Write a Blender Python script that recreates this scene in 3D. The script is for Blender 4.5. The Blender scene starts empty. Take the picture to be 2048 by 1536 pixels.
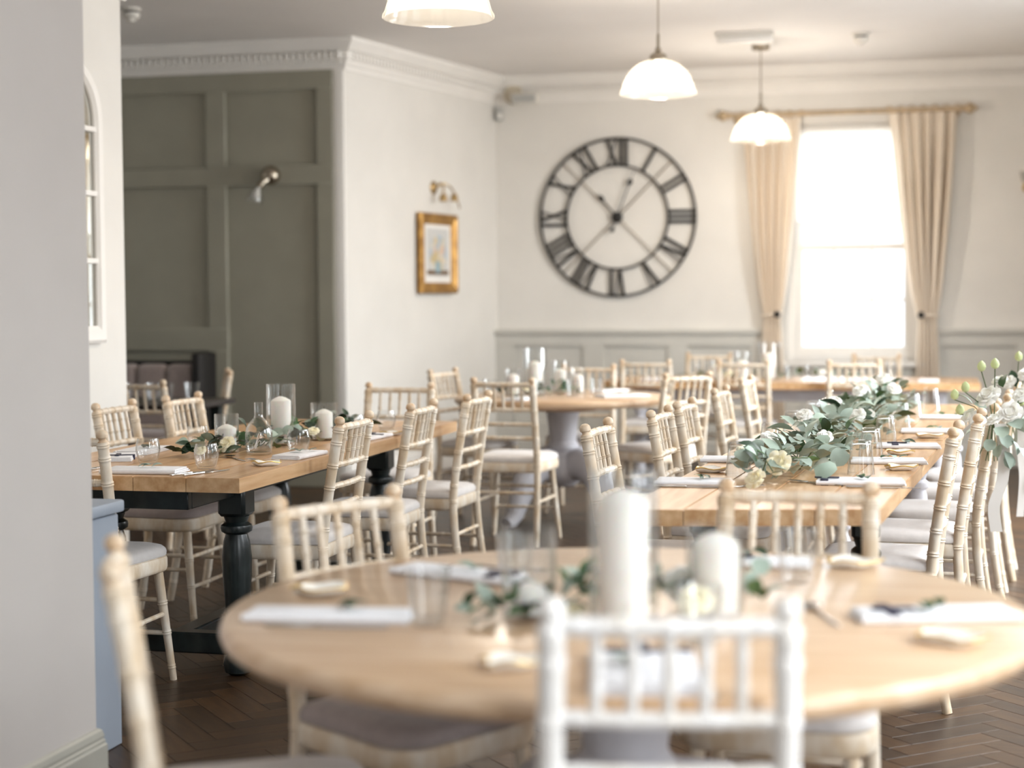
import bpy, bmesh, math, random
from mathutils import Vector, Matrix, Quaternion
random.seed(7)
R = math.radians
PI = math.pi
sc = bpy.context.scene
COL = sc.collection

# ------------------------------------------------------------------ camera
CAM_H = 1.333
F_PX = 3333.5
pitch, roll, yaw = 0.0504, 0.0064, 0.2432
fw = Vector((-math.sin(yaw)*math.cos(pitch), math.cos(yaw)*math.cos(pitch), -math.sin(pitch)))
rt0 = Vector((math.cos(yaw), math.sin(yaw), 0)); up0 = rt0.cross(fw)
rt = rt0*math.cos(roll) - up0*math.sin(roll)
up = rt0*math.sin(roll) + up0*math.cos(roll)
cd = bpy.data.cameras.new('camera'); cam = bpy.data.objects.new('camera', cd); COL.objects.link(cam)
mm = Matrix((rt, up, -fw)).transposed().to_4x4(); mm.translation = (0, 0, CAM_H)
cam.matrix_world = mm
cd.sensor_width = 36; cd.lens = F_PX/2048*36; cd.clip_start = .05; cd.clip_end = 200
cd.dof.use_dof = True; cd.dof.focus_distance = 5.75; cd.dof.aperture_fstop = 1.65
sc.camera = cam
sc.cycles.transparent_max_bounces = 40; sc.cycles.max_bounces = 10
# ------------------------------------------------------------------ world, exposure
w = bpy.data.worlds.new('sky'); sc.world = w; w.use_nodes = True
bg = w.node_tree.nodes['Background']; bg.inputs[0].default_value = (.86, .93, 1, 1); bg.inputs[1].default_value = 1.2
sc.view_settings.view_transform = 'Standard'; sc.view_settings.look = 'None'
sc.view_settings.gamma = 1; sc.view_settings.use_curve_mapping = False
sc.view_settings.exposure = 0.74
# daylight panels at the back window and at unseen right and rear windows
def daylight(name, loc, rot, sx, sy, power, col=(.91, .96, 1)):
    l = bpy.data.lights.new(name, 'AREA'); l.shape = 'RECTANGLE'; l.size = sx; l.size_y = sy
    l.energy = power; l.color = col
    o = bpy.data.objects.new(name, l); COL.objects.link(o); o.location = loc; o.rotation_euler = rot
    return o
RIGHT_WINDOWS = [(.9, 1.3), (2.9, 1.3), (5.1, 1.5), (7.5, 1.5), (9.9, 1.5)]  # out of view; the second window is added to light the near round table
RW_X = 1.65
# strips angled per window to light the tables and spare the facing walls
for (yy, ww), (pw, tilt, spread) in zip(RIGHT_WINDOWS, ((56, 15, 160), (23, 56, 90), (36, 54, 100), (44, 54, 105), (118, 40, 150))):
    for k in range(4):
        o = daylight('daylight_panel', (RW_X+.17, yy, .92+.575*k), (0, R(90-tilt), 0), .5, ww-.1, pw/4)
        o.data.spread = R(spread)
for xx in (-1.2,):
    daylight('daylight_panel', (xx, -2.66, 1.75), (R(90), 0, 0), 1.5, 1.9, 1.5)
daylight('daylight_panel', (-.565, 13.95, 1.75), (R(-90), 0, 0), .9, 1.9, 16)

# ------------------------------------------------------------------ materials
def lin(c):
    return tuple(((v/255)/12.92 if v/255 <= .04045 else ((v/255+.055)/1.055)**2.4) for v in c)
MATS = {}
def mat(name, rgb, rough=.5, metal=0, var=0, vscale=8, bump=0, bscale=60, stretch=None, spec=.5, rgb2=None, coat=0, sheen=0):
    m = bpy.data.materials.new(name); m.use_nodes = True; nt = m.node_tree; b = nt.nodes['Principled BSDF']
    c = lin(rgb); b.inputs['Base Color'].default_value = (*c, 1); b.inputs['Roughness'].default_value = rough
    b.inputs['Metallic'].default_value = metal; b.inputs['Specular IOR Level'].default_value = spec
    if coat: b.inputs['Coat Weight'].default_value = coat; b.inputs['Coat Roughness'].default_value = .25
    if sheen: b.inputs['Sheen Weight'].default_value = sheen
    if var or bump or rgb2:
        tc = nt.nodes.new('ShaderNodeTexCoord'); mp = nt.nodes.new('ShaderNodeMapping')
        nt.links.new(tc.outputs['Object'], mp.inputs[0])
        if stretch: mp.inputs['Scale'].default_value = stretch
    if var or rgb2:
        n = nt.nodes.new('ShaderNodeTexNoise'); n.inputs['Scale'].default_value = vscale; n.inputs['Detail'].default_value = 5
        nt.links.new(mp.outputs[0], n.inputs[0])
        r = nt.nodes.new('ShaderNodeValToRGB'); r.color_ramp.elements[0].position = .35; r.color_ramp.elements[1].position = .68
        c2 = lin(rgb2) if rgb2 else tuple(v*(1-var) for v in c)
        r.color_ramp.elements[0].color = (*c2, 1); r.color_ramp.elements[1].color = (*[min(1, v*(1+var*.5)) for v in c], 1)
        nt.links.new(n.outputs[0], r.inputs[0]); nt.links.new(r.outputs[0], b.inputs['Base Color'])
    if bump:
        n2 = nt.nodes.new('ShaderNodeTexNoise'); n2.inputs['Scale'].default_value = bscale; n2.inputs['Detail'].default_value = 4
        nt.links.new(mp.outputs[0], n2.inputs[0])
        bp = nt.nodes.new('ShaderNodeBump'); bp.inputs['Strength'].default_value = bump; bp.inputs['Distance'].default_value = .004
        nt.links.new(n2.outputs[0], bp.inputs['Height']); nt.links.new(bp.outputs[0], b.inputs['Normal'])
    MATS[name] = m
    return m
def random_tint(name, lo, hi):
    # every object of this material gets its own shade between lo and hi
    m = MATS[name]; nt = m.node_tree; b = nt.nodes['Principled BSDF']
    oi = nt.nodes.new('ShaderNodeObjectInfo'); mr = nt.nodes.new('ShaderNodeMapRange')
    mr.inputs[3].default_value = lo; mr.inputs[4].default_value = hi
    nt.links.new(oi.outputs['Random'], mr.inputs[0])
    mx = nt.nodes.new('ShaderNodeMix'); mx.data_type = 'RGBA'; mx.blend_type = 'MULTIPLY'; mx.inputs[0].default_value = 1
    cb = nt.nodes.new('ShaderNodeCombineColor')
    for i in range(3): nt.links.new(mr.outputs[0], cb.inputs[i])
    lk = b.inputs['Base Color'].links
    if lk: nt.links.new(lk[0].from_socket, mx.inputs[6])
    else: mx.inputs[6].default_value = b.inputs['Base Color'].default_value
    nt.links.new(cb.outputs[0], mx.inputs[7]); nt.links.new(mx.outputs[2], b.inputs['Base Color'])
mat('cream_wall', (229, 226, 220), .85, var=.03, vscale=3, bump=.05, bscale=90)
mat('cream_wall_dimmed', (194, 188, 183), .85, var=.03, vscale=3, bump=.05, bscale=90)  # cream paint darkened to stand for dimmer light on the near left wall
mat('white_paint', (240, 237, 232), .6, var=.02, vscale=5)
mat('ceiling_paint', (236, 233, 230), .9, var=.03, vscale=1.5, bump=.05, bscale=30)
mat('sage_paint', (155, 152, 137), .5, var=.05, vscale=4, bump=.04, bscale=50)
mat('dado_paint', (206, 204, 197), .5, var=.05, vscale=4, bump=.04, bscale=50)
mat('skirting_paint', (168, 166, 156), .4, var=.06, vscale=5)
mat('chair_wood', (240, 230, 215), .42, rgb2=(216, 193, 162), vscale=9, stretch=(2.5, 2.5, 1), bump=.08, bscale=40)
random_tint('chair_wood', .86, 1.03)
mat('chair_white', (244, 242, 240), .45, rgb2=(236, 229, 220), vscale=6, stretch=(2.5, 2.5, 1))
mat('chair_finial', (232, 214, 190), .45, rgb2=(200, 166, 128), vscale=30)
mat('seat_fabric', (225, 219, 215), .9, var=.05, vscale=40, bump=.15, bscale=300, sheen=.3)
random_tint('seat_fabric', .82, 1.03)
mat('taupe_fabric', (165, 152, 148), .9, var=.08, vscale=30, bump=.15, bscale=250, sheen=.3)
mat('table_oak', (224, 186, 142), .36, rgb2=(192, 146, 98), vscale=3.2, stretch=(9, .7, 9), bump=.12, bscale=12, coat=.3)
random_tint('table_oak', .88, 1.06)
mat('round_oak', (222, 194, 163), .3, rgb2=(200, 164, 127), vscale=3.2, stretch=(.8, 9, 9), bump=.05, bscale=10, coat=.3)
mat('dark_frame', (34, 42, 42), .28, var=.25, vscale=15, rgb2=(20, 27, 28), bump=.05)
mat('grey_frame', (203, 202, 208), .5, var=.06, vscale=10)
mat('bluegrey_paint', (150, 159, 171), .5, var=.04, vscale=6, bump=.03)
mat('parquet', (78, 54, 30), .45, rgb2=(55, 36, 17), vscale=4, stretch=(1.2, 12, 12), bump=.12, bscale=14, coat=.15)
random_tint('parquet', .55, 1.25)
mat('parquet_base', (38, 26, 16), .6)
mat('black_iron', (26, 25, 25), .5, var=.2, vscale=20)
mat('nickel', (170, 160, 145), .25, metal=1)
mat('brass', (176, 150, 108), .35, metal=1)
mat('steel', (205, 203, 200), .18, metal=1)
mat('gold_leaf', (196, 152, 84), .38, metal=.55, rgb2=(150, 108, 52), vscale=14)
mat('rod_wood', (192, 170, 138), .5, var=.2, vscale=20)
mat('napkin_linen', (240, 240, 243), .85, var=.03, vscale=60, bump=.12, bscale=300)
mat('navy_ribbon', (32, 32, 62), .5)
mat('white_ribbon', (243, 241, 238), .5, sheen=.3)
mat('candle_wax', (246, 242, 235), .5); MATS['candle_wax'].node_tree.nodes['Principled BSDF'].inputs['Subsurface Weight'].default_value = .25
mat('wick', (60, 50, 45), .9)
mat('shell_white', (244, 240, 232), .4, var=.05, vscale=30, bump=.3, bscale=70)
mat('shell_gold', (214, 178, 100), .3, metal=.6)
mat('leaf_silver', (164, 180, 166), .5, var=.12, vscale=25); random_tint('leaf_silver', .75, 1.25)
mat('leaf_green', (70, 104, 62), .42, var=.2, vscale=25); random_tint('leaf_green', .6, 1.3)
mat('leaf_dark', (42, 68, 46), .4, var=.2, vscale=25); random_tint('leaf_dark', .7, 1.3)
mat('stem_green', (88, 104, 66), .6)
mat('petal_cream', (254, 249, 228), .6, rgb2=(252, 243, 206), vscale=3)
mat('petal_white', (254, 253, 250), .6, rgb2=(248, 247, 238), vscale=3)
mat('bud_green', (206, 218, 160), .6, var=.1, vscale=20)
mat('dark_leather', (17, 14, 14), .55, var=.2, vscale=10)
mat('detector_white', (226, 222, 214), .5)
mat('dark_slot', (52, 48, 44), .7)
mat('bracket_beige', (196, 186, 166), .5)
mat('grey_plastic', (176, 176, 172), .5)
mat('mirror_glass', (196, 196, 190), .03, metal=1)
mat('dark_tabletop', (48, 42, 40), .35, var=.2, vscale=9, stretch=(6, 1, 6))

def node_mat(name, build):
    m = bpy.data.materials.new(name); m.use_nodes = True; nt = m.node_tree
    for n in list(nt.nodes):
        if n.type != 'OUTPUT_MATERIAL': nt.nodes.remove(n)
    build(nt, [n for n in nt.nodes if n.type == 'OUTPUT_MATERIAL'][0]); MATS[name] = m
def _glass(ior, tint, rough):
    def f(nt, out):
        lw = nt.nodes.new('ShaderNodeLayerWeight'); lw.inputs[0].default_value = .5
        pw = nt.nodes.new('ShaderNodeMath'); pw.operation = 'POWER'; nt.links.new(lw.outputs['Facing'], pw.inputs[0]); pw.inputs[1].default_value = 2.4
        fr = nt.nodes.new('ShaderNodeMath'); fr.operation = 'MULTIPLY_ADD'; nt.links.new(pw.outputs[0], fr.inputs[0])
        fr.inputs[1].default_value = .8; fr.inputs[2].default_value = (ior-1)*.13
        t = nt.nodes.new('ShaderNodeBsdfTransparent'); t.inputs[0].default_value = (*tint, 1)
        g = nt.nodes.new('ShaderNodeBsdfGlossy'); g.inputs['Roughness'].default_value = rough
        mx = nt.nodes.new('ShaderNodeMixShader')
        nt.links.new(fr.outputs[0], mx.inputs[0]); nt.links.new(t.outputs[0], mx.inputs[1]); nt.links.new(g.outputs[0], mx.inputs[2])
        nt.links.new(mx.outputs[0], out.inputs[0])
    return f
node_mat('clear_glass', _glass(1.42, (.975, .98, .98), .02))
node_mat('window_glass', _glass(1.3, (.98, .99, 1), .01))
def _trans(col, wt, wp, wg):
    def f(nt, out):
        d = nt.nodes.new('ShaderNodeBsdfDiffuse'); d.inputs[0].default_value = (*col, 1)
        t = nt.nodes.new('ShaderNodeBsdfTranslucent'); t.inputs[0].default_value = (*col, 1)
        a = nt.nodes.new('ShaderNodeMixShader'); a.inputs[0].default_value = wt
        nt.links.new(d.outputs[0], a.inputs[1]); nt.links.new(t.outputs[0], a.inputs[2])
        p = nt.nodes.new('ShaderNodeBsdfTransparent'); b = nt.nodes.new('ShaderNodeMixShader'); b.inputs[0].default_value = wp
        nt.links.new(a.outputs[0], b.inputs[1]); nt.links.new(p.outputs[0], b.inputs[2])
        g = nt.nodes.new('ShaderNodeBsdfGlossy'); g.inputs['Roughness'].default_value = .12
        c = nt.nodes.new('ShaderNodeMixShader'); c.inputs[0].default_value = wg
        nt.links.new(b.outputs[0], c.inputs[1]); nt.links.new(g.outputs[0], c.inputs[2])
        nt.links.new(c.outputs[0], out.inputs[0])
    return f
node_mat('shade_glass', _trans((.5, .47, .41), .7, .86, .07))
node_mat('blind_cloth', _trans((.97, .96, .94), .75, .12, 0))
def _curtain(nt, out):
    tc = nt.nodes.new('ShaderNodeTexCoord'); n = nt.nodes.new('ShaderNodeTexNoise'); n.inputs['Scale'].default_value = 60
    nt.links.new(tc.outputs['Object'], n.inputs[0])
    r = nt.nodes.new('ShaderNodeValToRGB'); r.color_ramp.elements[0].color = (*lin((242, 227, 208)), 1); r.color_ramp.elements[1].color = (*lin((251, 243, 232)), 1)
    nt.links.new(n.outputs[0], r.inputs[0])
    d = nt.nodes.new('ShaderNodeBsdfDiffuse'); t = nt.nodes.new('ShaderNodeBsdfTranslucent'); mx = nt.nodes.new('ShaderNodeMixShader'); mx.inputs[0].default_value = .2
    nt.links.new(r.outputs[0], d.inputs[0]); nt.links.new(r.outputs[0], t.inputs[0])
    nt.links.new(d.outputs[0], mx.inputs[1]); nt.links.new(t.outputs[0], mx.inputs[2]); nt.links.new(mx.outputs[0], out.inputs[0])
node_mat('curtain_linen', _curtain)
def _emit(col, s):
    def f(nt, out):
        e = nt.nodes.new('ShaderNodeEmission'); e.inputs[0].default_value = (*col, 1); e.inputs[1].default_value = s
        nt.links.new(e.outputs[0], out.inputs[0])
    return f
node_mat('bulb_glow', _emit((1, .88, .7), 7))
def _painting(nt, out):
    # a loose, pale still life: pastel blooms above a blue vase standing on a brown table
    b = nt.nodes.new('ShaderNodeBsdfPrincipled'); b.inputs['Roughness'].default_value = .4
    tc = nt.nodes.new('ShaderNodeTexCoord'); sp = nt.nodes.new('ShaderNodeSeparateXYZ'); nt.links.new(tc.outputs['Object'], sp.inputs[0])
    v = nt.nodes.new('ShaderNodeTexVoronoi'); v.inputs['Scale'].default_value = 16; nt.links.new(tc.outputs['Object'], v.inputs[0])
    r = nt.nodes.new('ShaderNodeValToRGB'); sr = nt.nodes.new('ShaderNodeSeparateColor'); nt.links.new(v.outputs['Color'], sr.inputs[0]); nt.links.new(sr.outputs[0], r.inputs[0])
    els = r.color_ramp.elements; els[0].color = (*lin((226, 190, 160)), 1); els[1].color = (*lin((206, 208, 200)), 1)
    for p, c in ((.3, (168, 190, 206)), (.55, (230, 214, 190)), (.75, (196, 178, 132))):
        e = els.new(p); e.color = (*lin(c), 1)
    def cmp(sock, lo, hi):
        a = nt.nodes.new('ShaderNodeMath'); a.operation = 'GREATER_THAN'; nt.links.new(sock, a.inputs[0]); a.inputs[1].default_value = lo
        c = nt.nodes.new('ShaderNodeMath'); c.operation = 'LESS_THAN'; nt.links.new(sock, c.inputs[0]); c.inputs[1].default_value = hi
        m = nt.nodes.new('ShaderNodeMath'); m.operation = 'MULTIPLY'; nt.links.new(a.outputs[0], m.inputs[0]); nt.links.new(c.outputs[0], m.inputs[1]); return m.outputs[0]
    def mix(fac, a, colr):
        mx = nt.nodes.new('ShaderNodeMix'); mx.data_type = 'RGBA'
        if fac is not None: nt.links.new(fac, mx.inputs[0])
        nt.links.new(a, mx.inputs[6]); mx.inputs[7].default_value = (*lin(colr), 1); return mx.outputs[2]
    far = nt.nodes.new('ShaderNodeVectorMath'); far.operation = 'LENGTH'; nt.links.new(tc.outputs['Object'], far.inputs[0])
    col = mix(cmp(far.outputs['Value'], .145, 9), r.outputs[0], (206, 206, 204))
    tab = cmp(sp.outputs['Z'], -.165, -.13); col = mix(tab, col, (112, 88, 62))
    mu = nt.nodes.new('ShaderNodeMath'); mu.operation = 'MULTIPLY'; nt.links.new(cmp(sp.outputs['Z'], -.15, -.06), mu.inputs[0]); nt.links.new(cmp(sp.outputs['X'], -.035, .035), mu.inputs[1])
    col = mix(mu.outputs[0], col, (140, 172, 186))
    nt.links.new(col, b.inputs['Base Color']); nt.links.new(b.outputs[0], out.inputs[0])
node_mat('still_life_print', _painting)

# ------------------------------------------------------------------ geometry helpers
def new(): return bmesh.new()
def box(bm, size, loc=(0, 0, 0), rot=None, bev=0, seg=1):
    r = bmesh.ops.create_cube(bm, size=1)
    vs = r['verts']
    M = Matrix.Translation(loc) @ (rot.to_4x4() if rot else Matrix.Identity(4)) @ Matrix.Diagonal((*size, 1))
    bmesh.ops.transform(bm, matrix=M, verts=vs)
    if bev:
        es = {e for v in vs for e in v.link_edges}
        bmesh.ops.bevel(bm, geom=list(es), offset=bev, segments=seg, affect='EDGES', profile=.5)
def bx(bm, x0, x1, y0, y1, z0, z1, bev=0, seg=1):
    box(bm, (x1-x0, y1-y0, z1-z0), ((x0+x1)/2, (y0+y1)/2, (z0+z1)/2), None, bev, seg)
def rings(bm, rr, closed=True, cap0=True, cap1=True):
    L = [[bm.verts.new(p) for p in ring] for ring in rr]
    n = len(L[0])
    for a, b in zip(L, L[1:]):
        for i in range(n if closed else n-1):
            j = (i+1) % n
            try: bm.faces.new((a[i], a[j], b[j], b[i]))
            except ValueError: pass
    if cap0: bm.faces.new(L[0][::-1])
    if cap1: bm.faces.new(L[-1])
def lathe(bm, prof, seg=16, M=None, cap0=True, cap1=True, flute=None):
    rr = []
    for q in prof:
        r, z = q[0], q[1]; ring = []
        for i in range(seg):
            a = 2*PI*i/seg
            k = r*(1+flute if (flute and i % 2) else 1)
            p = Vector((k*math.cos(a), k*math.sin(a), z)); ring.append(M @ p if M else p)
        rr.append(ring)
    rings(bm, rr, True, cap0, cap1)
def tube(bm, pts, rad, seg=8, cap=True):
    pts = [Vector(p) for p in pts]; n = len(pts)
    if not isinstance(rad, (list, tuple)): rad = [rad]*n
    t0 = (pts[1]-pts[0]).normalized()
    nrm = t0.orthogonal().normalized(); rr = []; prev = t0
    for i in range(n):
        t = (pts[min(i+1, n-1)]-pts[max(i-1, 0)]).normalized()
        q = prev.rotation_difference(t); nrm = (q @ nrm).normalized(); prev = t
        b = t.cross(nrm)
        rr.append([pts[i]+(nrm*math.cos(2*PI*k/seg)+b*math.sin(2*PI*k/seg))*rad[i] for k in range(seg)])
    rings(bm, rr, True, cap, cap)
def prism(bm, pts, z0, z1):
    rings(bm, [[Vector((x, y, z0)) for x, y in pts], [Vector((x, y, z1)) for x, y in pts]])
def mesh_of(bm, name, smooth=True, ang=38):
    bmesh.ops.recalc_face_normals(bm, faces=bm.faces[:])
    me = bpy.data.meshes.new(name); bm.to_mesh(me); bm.free()
    if smooth:
        me.polygons.foreach_set('use_smooth', [True]*len(me.polygons)); me.set_sharp_from_angle(angle=R(ang))
    return me
def obj(name, geo, m, parent=None, loc=(0, 0, 0), rot=(0, 0, 0), smooth=True, ang=38):
    me = geo if isinstance(geo, bpy.types.Mesh) else mesh_of(geo, name, smooth, ang)
    if m and not me.materials: me.materials.append(MATS[m])
    o = bpy.data.objects.new(name, me); COL.objects.link(o)
    o.location = loc; o.rotation_euler = rot
    if parent: o.parent = parent
    return o
def tag(o, label, cat, group=None):
    o['label'] = label; o['category'] = cat
    if group: o['group'] = group
    return o
def thing(name, label, cat, loc=(0, 0, 0), rz=0, group=None):
    o = bpy.data.objects.new(name, None); COL.objects.link(o); o.location = loc; o.rotation_euler = (0, 0, rz)
    o.empty_display_size = .1
    return tag(o, label, cat, group)
def struct(name, bm, m, parent=None, label=None, **k):
    o = obj(name, bm, m, parent, **k)
    if not parent:
        o['kind'] = 'structure'
        if label: o['label'] = label
    return o
MC = {}
def cached(key, fn, **k):
    if key not in MC: MC[key] = mesh_of(fn(), key if isinstance(key, str) else key[0], **k)
    return MC[key]

# ------------------------------------------------------------------ room shell
CEIL = 3.18
BACK = 13.6
GRN = 11.25
CX, CY = -4.0, 11.25        # outer corner of the panelled block
IX, IY = -3.5, 13.6         # inner corner by the clock
# floor: base slab plus herringbone oak blocks
bm = new(); bx(bm, -6.9, RW_X+.3, -2.8, BACK+.3, -.12, -.012); floor = struct('floor', bm, 'parquet_base', label='dark herringbone parquet floor')
PL, PW = .36, .09
def plank_bm(l, wd):
    bm = new(); g = .0012
    x0, x1, y0, y1 = g, l-g, g, wd-g; c = .0005
    lo = [(x0, y0, -.012), (x1, y0, -.012), (x1, y1, -.012), (x0, y1, -.012)]
    mid = [(x0, y0, -c), (x1, y0, -c), (x1, y1, -c), (x0, y1, -c)]
    hi = [(x0+c, y0+c, 0), (x1-c, y0+c, 0), (x1-c, y1-c, 0), (x0+c, y1-c, 0)]
    rings(bm, [[Vector(p) for p in q] for q in (lo, mid, hi)], True, False, True)
    return bm
plank_me = cached('block', lambda: plank_bm(PL, PW), smooth=False)
plank_me.materials.append(MATS['parquet'])
blocks = []
n = 4; base_rot = Matrix.Rotation(R(42), 4, 'Z')
for i in range(-190, 190):
    for j in range(-22, 23):
        for kind in (0, 1):
            if kind == 0: u, v, a = i*PW+2*PL*j, i*PW, 0
            else: u, v, a = i*PW+PL+2*PL*j+PW, (i-n+1)*PW, R(90)
            M = base_rot @ Matrix.Translation((u, v, 0)) @ Matrix.Rotation(a, 4, 'Z')
            c = M @ Vector((PL/2, PW/2, 0))
            cc = c + Vector((-1.0, 6.0, 0))
            if -6.5 < cc.x < 1.5 and .6 < cc.y < 13.45:
                M2 = Matrix.Translation((-1.0, 6.0, 0)) @ M
                blocks.append((M2, cc))
def seen(cc):
    d = cc - Vector((0, 0, CAM_H)); z = d.dot(fw)
    if z < .5: return None
    x = 1024+F_PX*d.dot(rt)/z; y = 768-F_PX*d.dot(up)/z
    if not (-20 < x < 2070 and 0 < y < 1560): return None
    # floor shows left of the near round table, right of it and between the table legs further off
    open_floor = (x < 620 and y > 1180) or (x > 1690 and y > 1290) or (x < 1180 and 1360 < y and x > 990) or (x < 1180 and y < 1140)
    return (0 if open_floor else 1, z)
ranked = sorted([(seen(c), k) for k, (M, c) in enumerate(blocks) if seen(c)])
near = {k for _, k in ranked[:300]}
bmr = new()
for k, (M, c) in enumerate(blocks):
    if k in near:
        o = obj('block', plank_me, None, floor); o.matrix_local = M
    else:
        vs = [bmr.verts.new(M @ v.co) for v in plank_me.vertices]
        for p in plank_me.polygons: bmr.faces.new([vs[q] for q in p.vertices])
o = obj('block_field', bmr, None, floor, smooth=False); o['kind'] = 'stuff'
# the joined blocks: shade per block from an attribute
def field_material():
    m = MATS['parquet'].copy(); m.name = 'parquet_field'; nt = m.node_tree
    at = nt.nodes.new('ShaderNodeAttribute'); at.attribute_name = 'tone'
    mr = [q for q in nt.nodes if q.type == 'MAP_RANGE'][0]; nt.links.new(at.outputs['Fac'], mr.inputs[0])
    return m
me = o.data; att = me.attributes.new('tone', 'FLOAT', 'FACE'); nf = len(plank_me.polygons)
vals = []
rr_ = random.Random(3)
for k in range(len(me.polygons)//nf): vals += [rr_.random()]*nf
vals += [.5]*(len(me.polygons)-len(vals)); att.data.foreach_set('value', vals)
me.materials.append(field_material())

bm = new(); bx(bm, -6.9, RW_X+.3, -2.8, BACK+.3, CEIL, CEIL+.15); struct('ceiling', bm, 'ceiling_paint', label='plain white plaster ceiling')

# back wall with window opening
WX0, WX1, WZ0, WZ1 = -1.09, -.04, .82, 2.72
bm = new()
bx(bm, IX-.6, WX0, BACK, BACK+.32, 0, CEIL); bx(bm, WX1, RW_X+.3, BACK, BACK+.32, 0, CEIL)
bx(bm, WX0, WX1, BACK, BACK+.32, 0, WZ0); bx(bm, WX0, WX1, BACK, BACK+.32, WZ1, CEIL)
wall_back = struct('wall_back', bm, 'cream_wall', label='cream wall behind the big clock')
# dado panelling on the back wall
DZ = 1.085
def panelling(parent, segs, y, z0, z1, zp0, zp1, matname, d=.022):
    """segs: list of (x0, x1, [panel (a,b)...]) boards standing proud of a flat backing on a wall facing -Y"""
    for x0, x1, pans in segs:
        bm = new(); bx(bm, x0, x1, y-.012, y, z0, z1); obj('panel_backing', bm, matname, parent)
        bm = new(); bx(bm, x0, x1, y-.012-d, y-.012, zp1, z1, .003); obj('top_rail', bm, matname, parent)
        bm = new(); bx(bm, x0, x1, y-.012-d, y-.012, z0, zp0, .003); obj('bottom_rail', bm, matname, parent)
        edges = [x0]+[v for p in pans for v in p]+[x1]
        for a, b in zip(edges[0::2], edges[1::2]):
            if b-a > .01:
                bm = new(); bx(bm, a, b, y-.012-d, y-.012, zp0, zp1, .003); obj('stile', bm, matname, parent)
        for a, b in pans:   # slim moulding round each panel
            bm = new(); t = .016
            bx(bm, a, b, y-.03, y-.012, zp1-t, zp1, .004); bx(bm, a, b, y-.03, y-.012, zp0, zp0+t, .004)
            bx(bm, a, a+t, y-.03, y-.012, zp0+t, zp1-t, .004); bx(bm, b-t, b, y-.03, y-.012, zp0+t, zp1-t, .004)
            obj('panel_moulding', bm, matname, parent)
panelling(wall_back, [(IX-.02, WX0-.1, [(-3.36, -2.75), (-2.59, -2.04), (-1.89, -1.36)]), (WX1+.1, RW_X, [(.13, .69), (.86, 1.42)])], BACK, 0, 1.06, .30, .955, 'dado_paint')
panelling(wall_back, [(WX0-.1, WX1+.1, [(-.98, -.62), (-.5, -.14)])], BACK, 0, .785, .30, .70, 'dado_paint')
bm = new()
for x0, x1 in ((IX-.02, WX0-.06), (WX1+.06, RW_X)):
    bx(bm, x0, x1, BACK-.06, BACK, 1.05, DZ, .006); bx(bm, x0, x1, BACK-.048, BACK, 1.035, 1.05, .003)
struct('trim_1', bm, 'dado_paint', label='sage dado rail along the clock wall')
bm = new(); bx(bm, IX-.02, RW_X, BACK-.055, BACK, 0, .16, .006); struct('baseboard_back', bm, 'dado_paint', label='sage skirting under the clock wall')

# splayed side wall between the block corner and the back corner
dx, dy = IX-CX, IY-CY; LW = math.hypot(dx, dy); wa = math.atan2(dy, dx)
ux, uy = dx/LW, dy/LW; nx, ny = uy, -ux      # normal into the room
bm = new(); prism(bm, [(CX, CY), (IX, IY), (IX, IY+.3), (CX-.6, IY+.3), (CX-.6, CY+.02), (CX-.004, CY+.02)], 0, CEIL)
struct('wall_side', bm, 'cream_wall', label='white side wall with the gilt-framed picture')
bm = new()
def along(s, off): return (CX+ux*s+nx*off, CY+uy*s+ny*off)
prism(bm, [along(0, 0), along(LW, 0), along(LW, .02), along(0, .02)], 0, .16); struct('baseboard_side', bm, 'white_paint', label='skirting of the white side wall')
# panelled block face (alcove)
bm = new(); bx(bm, -6.9, CX, GRN+.012, GRN+.3, 0, CEIL); wall_alcove = struct('wall_alcove', bm, 'cream_wall', label='olive panelled alcove wall')
bm = new(); bx(bm, -4.08, CX, GRN-.02, GRN+.012, 0, 2.97, .008, 2); obj('corner_board', bm, 'white_paint', wall_alcove)
bm = new(); bx(bm, -6.9, -4.08, GRN, GRN+.012, 0, 2.97); obj('panel_backing', bm, 'sage_paint', wall_alcove)
def board(x0, x1, z0, z1, nm):
    bm = new(); bx(bm, x0, x1, GRN-.034, GRN, z0, z1, .005); obj(nm, bm, 'sage_paint', wall_alcove)
board(-6.9, -4.08, 2.84, 2.97, 'top_rail')
board(-6.9, -4.08, 2.166, 2.303, 'middle_rail')
board(-6.9, -4.08, 0, .34, 'bottom_rail')
board(-6.9, -4.897, .98, 1.14, 'lower_rail')
for a, b in ((-5.88, -5.735), (-5.05, -4.90), (-4.203, -4.08), (-6.9, -6.5)):
    board(a, b, 2.303, 2.84, 'stile'); board(a, b, 1.14 if b < -4.8 else .34, 2.166, 'stile')
    if b < -4.8: board(a, b, .34, .98, 'stile')
# cornices: profile swept along the walls, with dentil blocks on the alcove side
PROF = [(0, 0), (.014, 0), (.014, .03), (.03, .04), (.034, .065), (.05, .072), (.05, .125), (.075, .135), (.10, .165), (.125, .195), (.13, .215)]
def cornice(name, path, normals, label, z0=CEIL-.215, closed_end=True, m='white_paint', prof=PROF):
    bm = new(); rr = []
    for (x, y), (nx_, ny_) in zip(path, normals):
        rr.append([Vector((x+nx_*o_, y+ny_*o_, z0+h)) for o_, h in prof]+[Vector((x, y, z0+prof[-1][1]))])
    rings(bm, rr, True, True, True)
    return struct(name, bm, m, label=label, ang=25)
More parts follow.
